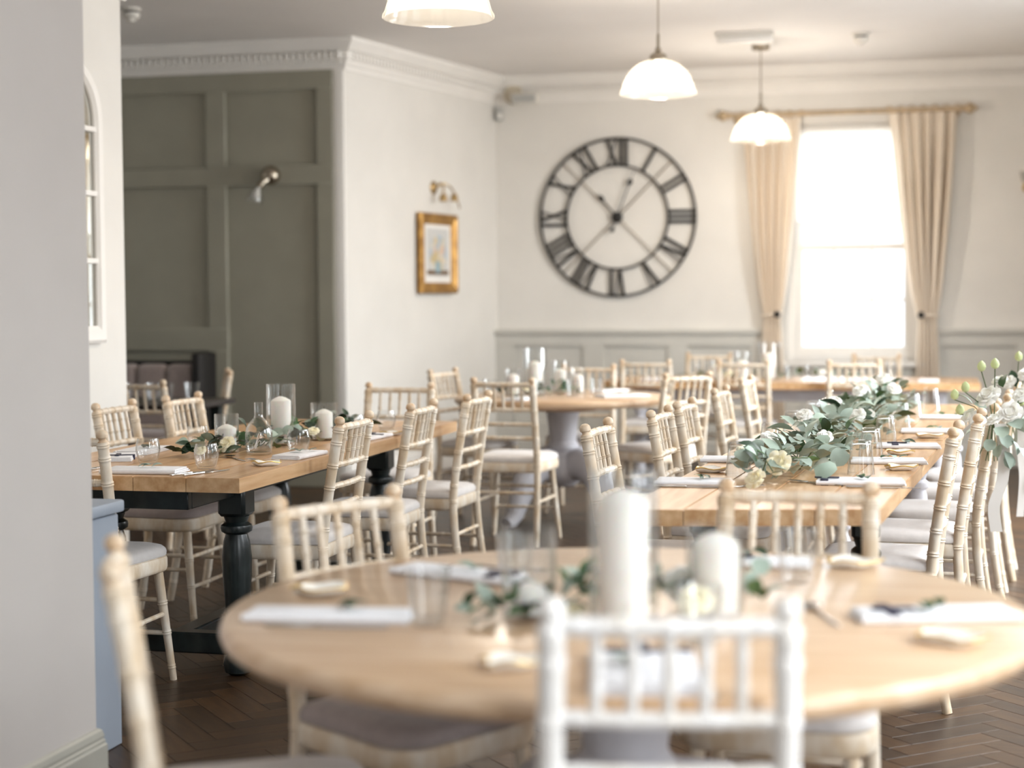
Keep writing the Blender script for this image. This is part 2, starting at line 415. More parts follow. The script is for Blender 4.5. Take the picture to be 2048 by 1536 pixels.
# mitre normals
def mit(n1, n2):
    a = Vector(n1); b = Vector(n2); k = 1+a.dot(b); return tuple((a+b)/k)
nG = (0, -1); nW = (nx, ny); nB = (0, -1)
co = cornice('trim_2', [(-6.9, GRN), (CX, CY), (IX, IY), (RW_X, IY)], [nG, mit(nG, nW), mit(nW, nB), nB], 'white dentil cornice round the room')
dent = cached('dentil', lambda: (lambda b: (box(b, (.027, .04, .048), (0, 0, 0), None, .003), b)[1])(new()))
dent.materials.append(MATS['white_paint'])
x = CX-.02
while x > -5.95:
    obj('dentil', dent, None, co, (x, GRN-.061, CEIL-.215+.098)); x -= .048
bead = cached('bead', lambda: (lambda b: (bmesh.ops.create_icosphere(b, subdivisions=1, radius=.009), b)[1])(new()))
bead.materials.append(MATS['white_paint'])
x = CX-.02; bmb = new()
while x > -5.95:
    bmesh.ops.create_icosphere(bmb, subdivisions=1, radius=.010, matrix=Matrix.Translation((x, GRN-.036, CEIL-.215+.052))); x -= .024
o = obj('bead_row', bmb, 'white_paint', co); o['kind'] = 'stuff'
bmb = new(); s = .05
while s < LW-.05:
    px, py = along(s, .058); box(bmb, (.026, .022, .044), (px, py, CEIL-.215+.098), Matrix.Rotation(wa, 3, 'Z'), .002); s += .048
xx = IX+.15
while xx < 1.2:
    box(bmb, (.026, .022, .044), (xx, BACK-.061, CEIL-.215+.098), None, .002); xx += .048
o = obj('far_dentil_row', bmb, 'white_paint', co); o['kind'] = 'stuff'
# near left wall (runs toward the camera) and the far left wall with the mirror
W1X, W1Y = -2.19, 4.09
bm = new(); bx(bm, W1X-.35, W1X, -2.8, W1Y, 0, CEIL); struct('wall_left', bm, 'cream_wall_dimmed', label='cream wall in the left foreground')
bm = new()
pp = [(0, 0), (.022, 0), (.022, .125), (.018, .13), (.018, .138), (.014, .142), (.016, .15), (.012, .165), (.004, .172), (0, .172)]
rings(bm, [[Vector((W1X+a, -2.8, z)) for a, z in pp], [Vector((W1X+a, W1Y+a, z)) for a, z in pp], [Vector((W1X-.35, W1Y+a, z)) for a, z in pp]], True, True, True)
struct('baseboard_left', bm, 'skirting_paint', label='grey moulded skirting at the foot of the left foreground wall', ang=20)
W2X, W2Y = -3.75, 7.37
bm = new(); bx(bm, W2X-.3, W2X, W1Y-.5, W2Y, 0, CEIL); bx(bm, W2X-.01, W1X-.3, W1Y-.5, W1Y-.2, 0, CEIL); struct('wall_left_far', bm, 'cream_wall', label='white wall end carrying the arched mirror')
cornice('trim_3', [(W2X, W1Y-.2), (W2X, W2Y), (W2X-.3, W2Y)], [(1, 0), mit((1, 0), (0, 1)), (0, 1)], 'white cornice above the arched mirror', z0=2.775, prof=[(0, 0), (.02, 0), (.03, .02), (.03, .05), (.06, .07), (.07, .405)])
bm = new(); bx(bm, -6.9, -6.6, 3.4, GRN+.3, 0, CEIL); bx(bm, -6.9, W2X-.2, 3.3, 3.6, 0, CEIL); struct('wall_alcove_left', bm, 'cream_wall', label='alcove end wall out of view')
# right and rear walls with tall windows
bm = new(); prev = -2.8
for yy, ww in RIGHT_WINDOWS:
    bx(bm, RW_X, RW_X+.3, prev, yy-ww/2, 0, CEIL); prev = yy+ww/2
    bx(bm, RW_X, RW_X+.3, yy-ww/2, yy+ww/2, 0, .58); bx(bm, RW_X, RW_X+.3, yy-ww/2, yy+ww/2, 2.95, CEIL)
bx(bm, RW_X, RW_X+.3, prev, BACK+.3, 0, CEIL); struct('wall_right', bm, 'cream_wall', label='window wall on the right')
bm = new()
for a, b in ((-6.9, -2.0), (-.4, RW_X+.3)): bx(bm, a, b, -2.8, -2.5, 0, CEIL)
for a, b in ((-2.0, -.4),): bx(bm, a, b, -2.8, -2.5, 0, .75); bx(bm, a, b, -2.8, -2.5, 2.75, CEIL)
struct('wall_rear', bm, 'cream_wall', label='wall behind the viewpoint')
for yy, ww in RIGHT_WINDOWS:
    bm = new()
    for a in (-ww/2, ww/2-.05, -ww/6-.015, ww/6-.015): bx(bm, RW_X+.1, RW_X+.14, yy+a, yy+a+(.05 if abs(a) > .3 else .03), .58, 2.95)
    for z in (.58, 1.15, 1.73, 2.3, 2.9): bx(bm, RW_X+.1, RW_X+.14, yy-ww/2, yy+ww/2, z, z+.045)
    struct('window_side', bm, 'white_paint', label='unseen sash window in the right wall')

# ------------------------------------------------------------------ back window: sashes, panes, blind
wf = new(); J = .06
gx0, gx1 = -1.01, -.12
bx(wf, WX0, gx0, BACK+.06, BACK+.2, WZ0, WZ1, .004); bx(wf, gx1, WX1, BACK+.06, BACK+.2, WZ0, WZ1, .004)
bx(wf, gx0, gx1, BACK+.06, BACK+.2, 2.66, WZ1, .004); bx(wf, gx0, gx1, BACK+.06, BACK+.2, WZ0, WZ0+.07, .004)
win = struct('window_1', wf, 'white_paint', label='tall bright sash window between beige curtains')
bm = new(); bx(bm, WX0-.05, WX1+.05, BACK-.09, BACK+.06, WZ0-.035, WZ0, .006); obj('window_sill', bm, 'white_paint', win)
def sash(z0, z1, y, hz, nm):
    bm = new()
    bx(bm, gx0, gx1, y, y+.04, z1-.045, z1, .003); bx(bm, gx0, gx1, y, y+.04, z0, z0+.05, .003)
    bx(bm, gx0, gx0+.045, y, y+.04, z0+.05, z1-.045, .003); bx(bm, gx1-.045, gx1, y, y+.04, z0+.05, z1-.045, .003)
    s = obj(nm, bm, 'white_paint', win)
    xs = [gx0+.03, -.716, -.419, gx1-.03]
    for xm in xs[1:3]:
        bm = new(); bx(bm, xm-.011, xm+.011, y+.005, y+.035, z0+.03, z1-.03, .003); obj('muntin', bm, 'white_paint', s)
    for z in hz:
        bm = new(); bx(bm, gx0+.03, gx1-.03, y+.006, y+.034, z-.011, z+.011, .003); obj('muntin', bm, 'white_paint', s)
    zs = [z0+.03]+hz+[z1-.03]
    for a, b in zip(xs, xs[1:]):
        for c, d in zip(zs, zs[1:]):
            bm = new(); bx(bm, a, b, y+.018, y+.022, c, d); obj('pane', bm, 'window_glass', s, smooth=False)
sash(.89, 1.76, BACK+.08, [1.315], 'lower_sash')
sash(1.72, 2.66, BACK+.13, [2.21], 'upper_sash')
t = thing('roller_blind', 'white translucent roller blind pulled halfway down the bright window', 'blind', (0, 0, 0))
bm = new(); bx(bm, gx0-.01, gx1+.01, BACK+.052, BACK+.0535, 1.945, 2.68); obj('cloth', bm, 'blind_cloth', t)
bm = new(); bx(bm, gx0-.01, gx1+.01, BACK+.046, BACK+.058, 1.935, 1.95, .003); obj('bottom_bar', bm, 'white_paint', t)
bm = new(); tube(bm, [(gx0-.02, BACK+.05, 2.685), (gx1+.02, BACK+.05, 2.685)], .022, 12); obj('roller', bm, 'white_paint', t)
# pale ground and far hedge outside
bm = new(); bx(bm, -14, 14, 14.2, 40, -.4, -.3); struct('ground_outside', bm, 'detector_white', label='pale ground seen through the window')

# curtains and rod
def curtain(name, label, top, tie, bot, ztop, ztie, folds, side, ph):
    t = thing(name, label, 'curtain')
    bm = new(); NS, NT = 90, 44; yc = BACK-.10
    grid = []
    for j in range(NT+1):
        z = ztop*(1-j/NT)+.03*(j/NT)
        if z > ztie:
            k = (z-ztie)/(ztop-ztie); e = k**.62
            a = tie[0]+(top[0]-tie[0])*e; b = tie[1]+(top[1]-tie[1])*e; amp = .022+.042*math.sin(PI*min(1, k*.9))
        else:
            k = (ztie-z)/ztie; e = k**.7
            a = tie[0]+(bot[0]-tie[0])*e; b = tie[1]+(bot[1]-tie[1])*e; amp = .018+.018*k
        row = []
        for i in range(NS+1):
            s = i/NS
            ss = s+.02*math.sin(7*s+1.2*z+ph)+.012*math.sin(17*s+ph*2)
            y = yc+amp*math.sin(2*PI*folds*ss+ph)+.35*amp*math.sin(2*PI*folds*2*ss+1.3*z)
            row.append(bm.verts.new((a+(b-a)*s, y, z)))
        grid.append(row)
    for r0, r1 in zip(grid, grid[1:]):
        for i in range(NS): bm.faces.new((r0[i], r0[i+1], r1[i+1], r1[i]))
    obj('fabric', bm, 'curtain_linen', t, ang=180)
    m_ = (tie[0]+tie[1])/2; wd = (tie[1]-tie[0])/2
    bm = new(); tube(bm, [(m_+(wd+.012)*math.cos(a), yc+(.055)*math.sin(a), ztie+.012*math.cos(a)*side) for a in [2*PI*q/24 for q in range(25)]], .011, 6); obj('tieback', bm, 'curtain_linen', t)
    bm = new(); lathe(bm, [(.004, 0), (.024, .004), (.028, .012), (.018, .02), (.004, .022)], 12, Matrix.Translation((m_+side*.045, yc-.055, ztie)) @ Matrix.Rotation(R(90), 4, 'X')); obj('tie_button', bm, 'black_iron', t)
    bm = new()
    for q in range(folds+1):
        xq = top[0]+(top[1]-top[0])*q/folds; tube(bm, [(xq+.024*math.cos(a), yc, ztop+.03+.027*math.sin(a)) for a in [2*PI*h/14 for h in range(15)]][:], .0045, 5)
    obj('rings', bm, 'rod_wood', t)
curtain('curtain', 'beige curtain left of the bright window, gathered by a tieback', (-1.43, -.965), (-1.265, -1.125), (-1.31, -1.08), 2.765, 1.205, 5, 1, .4)
curtain('curtain', 'beige curtain right of the bright window, gathered by a tieback', (-.285, .235), (-.06, .085), (-.085, .14), 2.775, 1.195, 6, -1, 1.7)
t = thing('curtain_rod', 'wooden curtain rod with turned end knobs above the window', 'curtain rod')
bm = new(); tube(bm, [(-1.53, BACK-.1, 2.797), (.27, BACK-.1, 2.797)], .019, 12); obj('pole', bm, 'rod_wood', t)
for x_, s_ in ((-1.53, -1), (.27, 1)):
    bm = new(); lathe(bm, [(.019, 0), (.03, .004), (.03, .012), (.02, .018), (.028, .03), (.044, .05), (.042, .07), (.024, .09), (.016, .1), (.012, .112), (.003, .118)], 14, Matrix.Translation((x_, BACK-.1, 2.797)) @ Matrix.Rotation(R(90)*s_, 4, 'Y')); obj('finial', bm, 'rod_wood', t)
for x_ in (-1.48, .22):
    bm = new(); bx(bm, x_-.012, x_+.012, BACK-.1, BACK, 2.765, 2.785, .003); lathe(bm, [(.035, 0), (.035, .012), (.02, .018)], 14, Matrix.Translation((x_, BACK, 2.775)) @ Matrix.Rotation(R(90), 4, 'X')); obj('bracket', bm, 'rod_wood', t)

# ------------------------------------------------------------------ wall clock
CK = (-2.465, BACK-.03, 2.006)
t = thing('wall_clock', 'large black iron skeleton clock with Roman numerals', 'clock', CK)
RO, RI = .655, .425
def ring_band(r, wd, th):
    bm = new(); N = 96; rr = []
    for i in range(N+1):
        a = 2*PI*i/N; c, s = math.cos(a), math.sin(a)
        rr.append([Vector(((r-wd/2)*c, -th/2, (r-wd/2)*s)), Vector(((r+wd/2)*c, -th/2, (r+wd/2)*s)), Vector(((r+wd/2)*c, th/2, (r+wd/2)*s)), Vector(((r-wd/2)*c, th/2, (r-wd/2)*s))])
    rings(bm, rr, True, False, False); return bm
obj('outer_ring', ring_band(RO-.008, .017, .024), 'black_iron', t)
obj('inner_ring', ring_band(RI, .015, .02), 'black_iron', t)
def bar(bm, p, q, wd, th=.008):
    p = Vector(p); q = Vector(q); d = q-p; a = math.atan2(d.y, d.x)
    M = Matrix.Rotation(a, 3, 'Z')
    # numerals are drawn in (x, z) with depth along y
    bb = new(); box(bb, (d.length, wd, th), (0, 0, 0), M)
    for v in bb.verts: v.co = Vector((v.co.x+(p.x+q.x)/2, v.co.z, v.co.y+(p.y+q.y)/2))
    me_ = bpy.data.meshes.new('tmp'); bb.to_mesh(me_); bb.free(); bm.from_mesh(me_); bpy.data.meshes.remove(me_)
H0, H1 = RI+.004, RO-.016
def numeral(txt):
    bm = new(); wI, wV, wX, gap = .032, .088, .1, .012
    ws = [{'I': wI, 'V': wV, 'X': wX}[c] for c in txt]; tot = sum(ws)+gap*(len(ws)-1); x = -tot/2
    for c, w_ in zip(txt, ws):
        if c == 'I': bar(bm, (x+w_/2, H0), (x+w_/2, H1), .024); bar(bm, (x, H0+.005), (x+w_, H0+.005), .009); bar(bm, (x, H1-.005), (x+w_, H1-.005), .009)
        if c == 'V': bar(bm, (x+.014, H1), (x+w_/2, H0), .024); bar(bm, (x+w_-.008, H1), (x+w_/2+.004, H0), .011); bar(bm, (x-.004, H1-.005), (x+.034, H1-.005), .009); bar(bm, (x+w_-.024, H1-.005), (x+w_+.008, H1-.005), .009)
        if c == 'X': bar(bm, (x+.012, H1), (x+w_-.014, H0), .024); bar(bm, (x+w_-.012, H1), (x+.012, H0), .011); bar(bm, (x-.004, H1-.005), (x+w_+.004, H1-.005), .008); bar(bm, (x-.004, H0+.005), (x+w_+.004, H0+.005), .008)
        x += w_+gap
    return bm
for h, txt in enumerate(['XII', 'I', 'II', 'III', 'IV', 'V', 'VI', 'VII', 'VIII', 'IX', 'X', 'XI']):
    o = obj('numeral', numeral(txt), 'black_iron', t, rot=(0, R(30*h), 0), smooth=False); o['label'] = 'Roman numeral '+txt
for a in (45, 135, 225, 315):
    bm = new(); tube(bm, [(0, .004, 0), (math.sin(R(a))*(RO-.02), .004, math.cos(R(a))*(RO-.02))], .0055, 6); obj('spoke', bm, 'nickel', t)
bm = new(); lathe(bm, [(.046, 0), (.046, .018), (.036, .026), (.004, .028)], 20, Matrix.Rotation(R(90), 4, 'X')); obj('hub', bm, 'black_iron', t)
def hand(a, ln, tail, wd):
    bm = new(); bar(bm, (0, -tail), (0, ln*.72), wd)
    N = 14
    rr = [[Vector((math.sin(2*PI*i/N)*.02, y, ln*.72+.018+math.cos(2*PI*i/N)*.03)) for i in range(N)] for y in (-.004, .004)]
    rings(bm, rr); bar(bm, (0, ln*.72), (0, ln), wd*.55)
    if tail:
        rr = [[Vector((math.sin(2*PI*i/N)*.018, y, -tail+math.cos(2*PI*i/N)*.022)) for i in range(N)] for y in (-.004, .004)]; rings(bm, rr)
    return bm
obj('hour_hand', hand(0, .26, .0, .011), 'black_iron', t, (0, -.012, 0), (0, R(-40), 0), smooth=False)
obj('minute_hand', hand(0, .40, .11, .010), 'black_iron', t, (0, -.018, 0), (0, R(21), 0), smooth=False)

# ------------------------------------------------------------------ picture and its light on the side wall
sm = 1.30
pc = along(sm, .022); ra = wa   # wall direction angle; picture local x along the wall, facing normal
pt = thing('framed_picture', 'small floral still life in an ornate gilt frame', 'picture', (pc[0], pc[1], 1.697), wa)
PWD, PHT, FB = .60, .62, .085
# local frame: +x along the wall, -y out into the room
def frame_side(pts2):
    bm = new()
    # profile from outer to inner edge: (inset, height off wall)
    prof = [(0, 0), (0, .03), (.012, .042), (.03, .04), (.045, .028), (.06, .03), (FB, .016), (FB, 0)]
    rr = []
    for (x, z, sx, sz) in pts2: rr.append([Vector((x+sx*i_, -h_, z+sz*i_)) for i_, h_ in prof])
    rings(bm, rr); return bm
hx, hz = PWD/2, PHT/2
cs = [(-hx, -hz, 1, 1), (hx, -hz, -1, 1), (hx, hz, -1, -1), (-hx, hz, 1, -1)]
for i in range(4): obj('frame_side', frame_side([cs[i], cs[(i+1) % 4]]), 'gold_leaf', pt, ang=25)
bm = new(); bx(bm, -hx+FB-.005, hx-FB+.005, -.012, -.004, -hz+FB-.005, hz-FB+.005); obj('mount', bm, 'white_paint', pt, smooth=False)
bm = new(); bx(bm, -hx+FB+.04, hx-FB-.04, -.0145, -.0125, -hz+FB+.045, hz-FB-.03); obj('painting', bm, 'still_life_print', pt, smooth=False)
pl_ = along(1.40, .0)
t = thing('picture_light', 'small brass swan-neck picture light above the gilt frame', 'wall lamp', (pl_[0], pl_[1], 2.17), wa)
bm = new(); lathe(bm, [(.05, 0), (.05, .01), (.03, .02), (.012, .03)], 18, Matrix.Translation((-.10, 0, .04)) @ Matrix.Rotation(R(90), 4, 'X')); obj('wall_plate', bm, 'brass', t)
for x_, z_ in ((-.12, -.03), (.06, -.02)):
    bm = new(); tube(bm, [(-.10, -.02, .04), (-.10+(x_+.1)*.3, -.07, .075), (x_*.6-.04, -.10, .05), (x_, -.10, .01), (x_, -.10, z_)], .007, 8); obj('arm', bm, 'brass', t)
    bm = new(); lathe(bm, [(.006, .03), (.022, .025), (.03, .0), (.032, -.028), (.026, -.03), (.02, -.004)], 16, Matrix.Translation((x_, -.10, z_-.01)), False, False); obj('lamp_head', bm, 'brass', t)
bm = new(); tube(bm, [(.06, -.10, -.02), (.13, -.10, -.07), (.17, -.09, -.11)], .006, 8); obj('reach_arm', bm, 'brass', t)

# ------------------------------------------------------------------ sconce on the panelling
t = thing('wall_sconce', 'chrome globe wall light with a clear glass shade on the olive panels', 'wall lamp', (-4.53, GRN-.034, 2.22))
bm = new(); bmesh.ops.create_uvsphere(bm, u_segments=24, v_segments=14, radius=.068, matrix=Matrix.Translation((0, -.05, .01))); obj('globe_mount', bm, 'nickel', t, ang=180)
bm = new(); tube(bm, [(-.01, -.1, -.02), (-.035, -.13, -.05), (-.05, -.14, -.075)], [.022, .02, .03], 10); obj('arm', bm, 'nickel', t)
Ms = Matrix.Translation((-.055, -.145, -.08)) @ Matrix.Rotation(R(200), 4, 'Y')
bm = new(); lathe(bm, [(.026, 0), (.03, .02), (.05, .05), (.062, .085), (.06, .11), (.057, .11), (.058, .085), (.046, .052), (.026, .022)], 20, Ms, False, False); obj('glass_shade', bm, 'clear_glass', t)
bm = new(); lathe(bm, [(.01, .0), (.014, .02), (.026, .045), (.028, .065), (.018, .082), (.003, .088)], 14, Ms); obj('bulb', bm, 'detector_white', t)

# ------------------------------------------------------------------ pendant lamps
def shade_bm():
    bm = new()
    out = [(.045, .20), (.075, .192), (.115, .172), (.150, .142), (.178, .105), (.196, .065), (.206, .03), (.212, .018), (.217, .012), (.217, .0), (.210, 0), (.204, .012)]
    inn = [(.198, .03), (.188, .065), (.170, .104), (.143, .138), (.110, .166), (.072, .185), (.045, .19)]
    lathe(bm, out+inn, 128, None, False, False, flute=.012); return bm
shade_me = cached('lamp_shade', shade_bm, ang=60)
shade_me.materials.append(MATS['shade_glass'])
def pendant(x, y, z, label, power):
    t = thing('pendant_lamp', label, 'lamp', (x, y, z), 0, 'ribbed glass pendant lamps over the tables')
    obj('lamp_shade', shade_me, None, t)
    bm = new(); lathe(bm, [(.05, .19), (.052, .205), (.046, .225), (.03, .235), (.018, .245), (.018, .262), (.009, .268), (.009, .34), (.004, .345)], 18); obj('gallery_cap', bm, 'nickel', t)
    top = CEIL-z
    bm = new(); tube(bm, [(0, 0, .33), (0, 0, top-.04)], .0045, 6); obj('cord', bm, 'nickel', t)
    bm = new(); lathe(bm, [(.062, top-.055), (.066, top-.05), (.066, top-.012), (.07, top)], 20); obj('ceiling_rose', bm, 'nickel', t)
    bm = new(); lathe(bm, [(.018, .20), (.02, .17), (.036, .14), (.044, .11), (.042, .085), (.03, .066), (.012, .056), (.002, .054)], 16); obj('bulb', bm, 'bulb_glow', t)
    l = bpy.data.lights.new('pendant_light', 'POINT'); l.energy = power; l.color = (1, .89, .76); l.shadow_soft_size = .045
    lo = bpy.data.objects.new('pendant_light', l); COL.objects.link(lo); lo.parent = t; lo.location = (0, 0, .03)
pendant(-1.855, 6.32, 2.435, 'ribbed glass pendant lamp cut off by the top of the picture, nearest', 16)
pendant(-1.49, 9.52, 2.50, 'lit glass pendant lamp hanging above and right of the clock', 27)
pendant(-1.165, 12.22, 2.475, 'lit glass pendant lamp hanging in front of the left curtain top', 27)

# ceiling fittings
def detector(x, y, label, r=.055):
    t = thing('smoke_detector', label, 'smoke detector', (x, y, CEIL))
    bm = new(); lathe(bm, [(r*1.15, 0), (r*1.15, -.012), (r*1.0, -.02)], 24); obj('base', bm, 'detector_white', t)
    bm = new(); lathe(bm, [(r*.8, -.018), (r*.8, -.034)], 24); obj('vent_gap', bm, 'dark_slot', t)
    bm = new(); lathe(bm, [(r*1.0, -.032), (r*1.0, -.05), (r*.85, -.062), (r*.5, -.07), (r*.45, -.085), (r*.25, -.088)], 24); obj('head', bm, 'detector_white', t)
detector(-4.86, 9.7, 'white smoke detector on the alcove ceiling, beside the left wall')
detector(-.45, 12.0, 'white smoke detector on the ceiling above the window')
t = thing('emergency_light', 'white oblong emergency light fitting on the ceiling beside a pendant', 'light fitting', (-1.22, 11.75, CEIL))
bm = new(); bx(bm, -.21, .19, -.06, .06, -.03, 0, .004); obj('housing', bm, 'detector_white', t)
bm = new(); bx(bm, -.20, .18, -.05, .05, -.078, -.03, .015, 2); obj('diffuser', bm, 'white_paint', t)
t = thing('corner_speaker', 'small wall speaker on a round bracket in the corner near the cornice', 'speaker', (-3.27, BACK-.02, 3.02))
bm = new(); lathe(bm, [(.085, 0), (.085, .04), (.07, .06), (.02, .065)], 20, Matrix.Translation((-.06, 0, .02)) @ Matrix.Rotation(R(90), 4, 'X')); obj('bracket', bm, 'bracket_beige', t)
bm = new(); box(bm, (.22, .12, .085), (.06, -.12, -.03), Matrix.Rotation(R(8), 3, 'X'), .012, 2); obj('cabinet', bm, 'detector_white', t)
bm = new(); box(bm, (.19, .006, .06), (.06, -.182, -.038), Matrix.Rotation(R(8), 3, 'X')); obj('grille', bm, 'grey_plastic', t)
t = thing('motion_sensor', 'tiny white motion sensor below the corner speaker', 'sensor', (IX+.035, BACK-.04, 2.88))
bm = new(); box(bm, (.06, .05, .11), (0, 0, 0), Matrix.Rotation(R(40), 3, 'Z'), .012, 2); obj('case', bm, 'grey_plastic', t)
bm = new(); bmesh.ops.create_uvsphere(bm, u_segments=12, v_segments=8, radius=.022, matrix=Matrix.Translation((.012, -.022, -.015))); obj('lens', bm, 'white_paint', t)
t = thing('wall_lamp', 'brass wall lamp cut off by the right edge on the window wall', 'wall lamp', (.765, BACK, 2.18))
bm = new(); lathe(bm, [(.04, 0), (.04, .01), (.02, .02)], 16, Matrix.Rotation(R(90), 4, 'X')); obj('wall_plate', bm, 'brass', t)
bm = new(); tube(bm, [(0, -.02, 0), (-.01, -.06, -.03), (-.01, -.08, .0), (-.01, -.08, .03)], .007, 8); obj('arm', bm, 'brass', t)
bm = new(); lathe(bm, [(.03, .03), (.045, .07), (.055, .12), (.052, .12), (.04, .07), (.025, .035)], 16, Matrix.Translation((-.01, -.08, 0)), False, False); obj('lamp_shade', bm, 'shade_glass', t)

# arched mirror on the far left wall
def arch(half, zb, zs, n=20):
    return [(-half, zb), (half, zb), (half, zs)]+[(half*math.cos(PI*i/n), zs+half*math.sin(PI*i/n)) for i in range(1, n)]+[(-half, zs)]
t = thing('arched_mirror', 'tall white arched mirror with glazing bars on the left wall end', 'mirror', (W2X, 6.83, 0))
def yz(pts, x): return [Vector((x, a, b)) for a, b in pts]
o_, i_ = arch(.285, 1.145, 2.16), arch(.225, 1.225, 2.16)
bm = new(); rings(bm, [yz(o_, .0), yz(o_, .03), yz(arch(.27, 1.16, 2.16), .04), yz(arch(.24, 1.205, 2.16), .035), yz(i_, .02), yz(i_, 0)], True, False, False); obj('frame', bm, 'white_paint', t, ang=25)
bm = new(); rings(bm, [yz(arch(.228, 1.22, 2.16), .004), yz(arch(.228, 1.22, 2.16), .010)]); obj('glass', bm, 'mirror_glass', t)
for z in (1.525, 1.835, 2.13):
    bm = new(); bx(bm, .008, .03, -.228, .228, z-.012, z+.012, .003); obj('glazing_bar', bm, 'white_paint', t)
bm = new(); bx(bm, .008, .03, -.012, .012, 1.22, 2.37, .003); obj('glazing_bar', bm, 'white_paint', t)

# blue-grey cabinet behind the near wall
t = thing('low_cabinet', 'low blue-grey painted cabinet tucked behind the left foreground wall', 'cabinet', (-2.68, 4.34, 0))
bm = new(); bx(bm, -.33, .33, -.2, .21, .0, .70, .004); obj('body', bm, 'bluegrey_paint', t)
bm = new(); bx(bm, -.345, .345, -.215, .225, .705, .742, .008, 2); obj('lid', bm, 'bluegrey_paint', t)
for a_, b_ in ((-.32, 0), (.005, .32)):
    bm = new(); bx(bm, a_, b_, .21, .225, .06, .68, .003); obj('door', bm, 'bluegrey_paint', t)

# ------------------------------------------------------------------ chairs
def ypost(z):
    if z > .44: k = (z-.44)/.48; return -.178-.072*k**1.25
    k = (.44-z)/.44; return -.178-.055*k**1.6
def xpost(z): return .178-.015*(z/.92)
def ringed(path, r0, r1, rings_at, amp=1.16, wd=.006):
    """path(t)->point, radius r0..r1, doubled raised rings at the given t (0..1)"""
    L = (Vector(path(1))-Vector(path(0))).length
    ts = {i/8 for i in range(9)}
    for q in rings_at:
        for d in (-2.2, -1.4, -.7, 0, .7, 1.4, 2.2): ts.add(min(1, max(0, q+d*wd/L)))
    ts = sorted(ts); pts, rad = [], []
    for t_ in ts:
        r = r0+(r1-r0)*t_
        for q in rings_at:
            d = (t_-q)*L/wd
            if abs(abs(d)-.7) < .08: r *= amp
        pts.append(path(t_)); rad.append(r)
    return pts, rad
def post_bm(s):
    bm = new()
    pts, rad = ringed(lambda t_: (s*xpost(t_*.88), ypost(t_*.88), t_*.88), .0165, .0195, [.10, .26, .50, .58, .665, .75, .84, .935, .985], 1.14)
    tube(bm, pts, rad, 10); return bm
def finial_bm(s):
    bm = new(); z0 = .879
    prof = [(.019, 0), (.0125, .006), (.013, .011), (.0185, .016), (.0195, .024), (.017, .033), (.010, .039), (.002, .041)]
    tl = Matrix.Translation((s*xpost(z0), ypost(z0), z0)) @ Matrix.Rotation(R(8), 4, 'X')
    lathe(bm, prof, 12, tl); return bm
def rail_bm(z, r, nr=5):
    bm = new(); a = xpost(z)-.008; y = ypost(z)
    pts, rad = ringed(lambda t_: (-a+2*a*t_, y-.012*math.sin(PI*t_), z), r, r, [(i+.5)/nr for i in range(nr)], 1.16, .005)
    tube(bm, pts, rad, 8); return bm
def spindle_bm(i):
    bm = new(); k = (i+1)/6; z0, z1 = .742, .884
    def p(t_):
        z = z0+(z1-z0)*t_; a = xpost(z)-.012; return (-a+2*a*k, ypost(z)-.012*math.sin(PI*k), z)
    pts, rad = ringed(p, .0085, .0085, [.33, .66], 1.3, .004); tube(bm, pts, rad, 8); return bm
def seat_outline(sc_=1.0, n=6):
    pts = []
    cs = [(.185, -.185, .03), (.208, .195, .085), (-.208, .195, .085), (-.185, -.185, .03)]
    st = [-90, 0, 90, 180]
    for (x, y, r), a0 in zip(cs, st):
        cx, cy = x-math.copysign(r, x), y-math.copysign(r, y)
        for i in range(n+1):
            a = R(a0+90*i/n); pts.append(((cx+r*math.cos(a))*sc_, (cy+r*math.sin(a))*sc_))
    return pts
def seat_bm():
    bm = new(); rr = []
    for s_, z in ((.955, .398), (.985, .403), (1, .412), (1, .440), (.985, .449), (.95, .452)): rr.append([Vector((x, y, z)) for x, y in seat_outline(s_)])
    rings(bm, rr); return bm
def cushion_bm():
    bm = new(); rr = []
    for s_, z in ((.95, .450), (.985, .456), (.99, .466), (.975, .477), (.93, .486), (.8, .494), (.5, .499), (.15, .500)): rr.append([Vector((x, y, z)) for x, y in seat_outline(s_)])
    rings(bm, rr); return bm
def fleg_bm(s):
    bm = new(); pts, rad = ringed(lambda t_: (s*(.158+.034*(1-t_)), .150+.045*(1-t_), .412*t_), .0125, .0185, [.12, .42, .68], 1.14); tube(bm, pts, rad, 10); return bm
def stretch_bm(a, b, z):
    bm = new()
    def P(c, z):
        k = 1-z/.412
        if c[1] == 'f': return Vector((c[0]*(.158+.034*k), .150+.045*k, z))
        return Vector((c[0]*xpost(z), ypost(z), z))
    A, B_ = P(a, z), P(b, z); pts, rad = ringed(lambda t_: A.lerp(B_, t_), .0085, .0085, [.5], 1.3, .005); tube(bm, pts, rad, 8); return bm
CH = [('seat', cached('seat', seat_bm), 'chair_wood'), ('cushion', cached('cushion', cushion_bm), None)]
for s in (-1, 1):
    CH += [('back_post', cached(('back_post', s), lambda: post_bm(s)), 'chair_wood'), ('front_leg', cached(('front_leg', s), lambda: fleg_bm(s)), 'chair_wood')]
FIN = [cached(('finial', s), lambda: finial_bm(s)) for s in (-1, 1)]
CH += [('top_rail', cached('top_rail', lambda: rail_bm(.878, .0135)), 'chair_wood'), ('lower_rail', cached('lower_rail', lambda: rail_bm(.742, .012)), 'chair_wood'),
       ('rung', cached('rung_a', lambda: rail_bm(.663, .011)), 'chair_wood'), ('rung', cached('rung_b', lambda: rail_bm(.587, .011)), 'chair_wood')]
for i in range(5): CH.append(('spindle', cached(('spindle', i), lambda: spindle_bm(i)), 'chair_wood'))
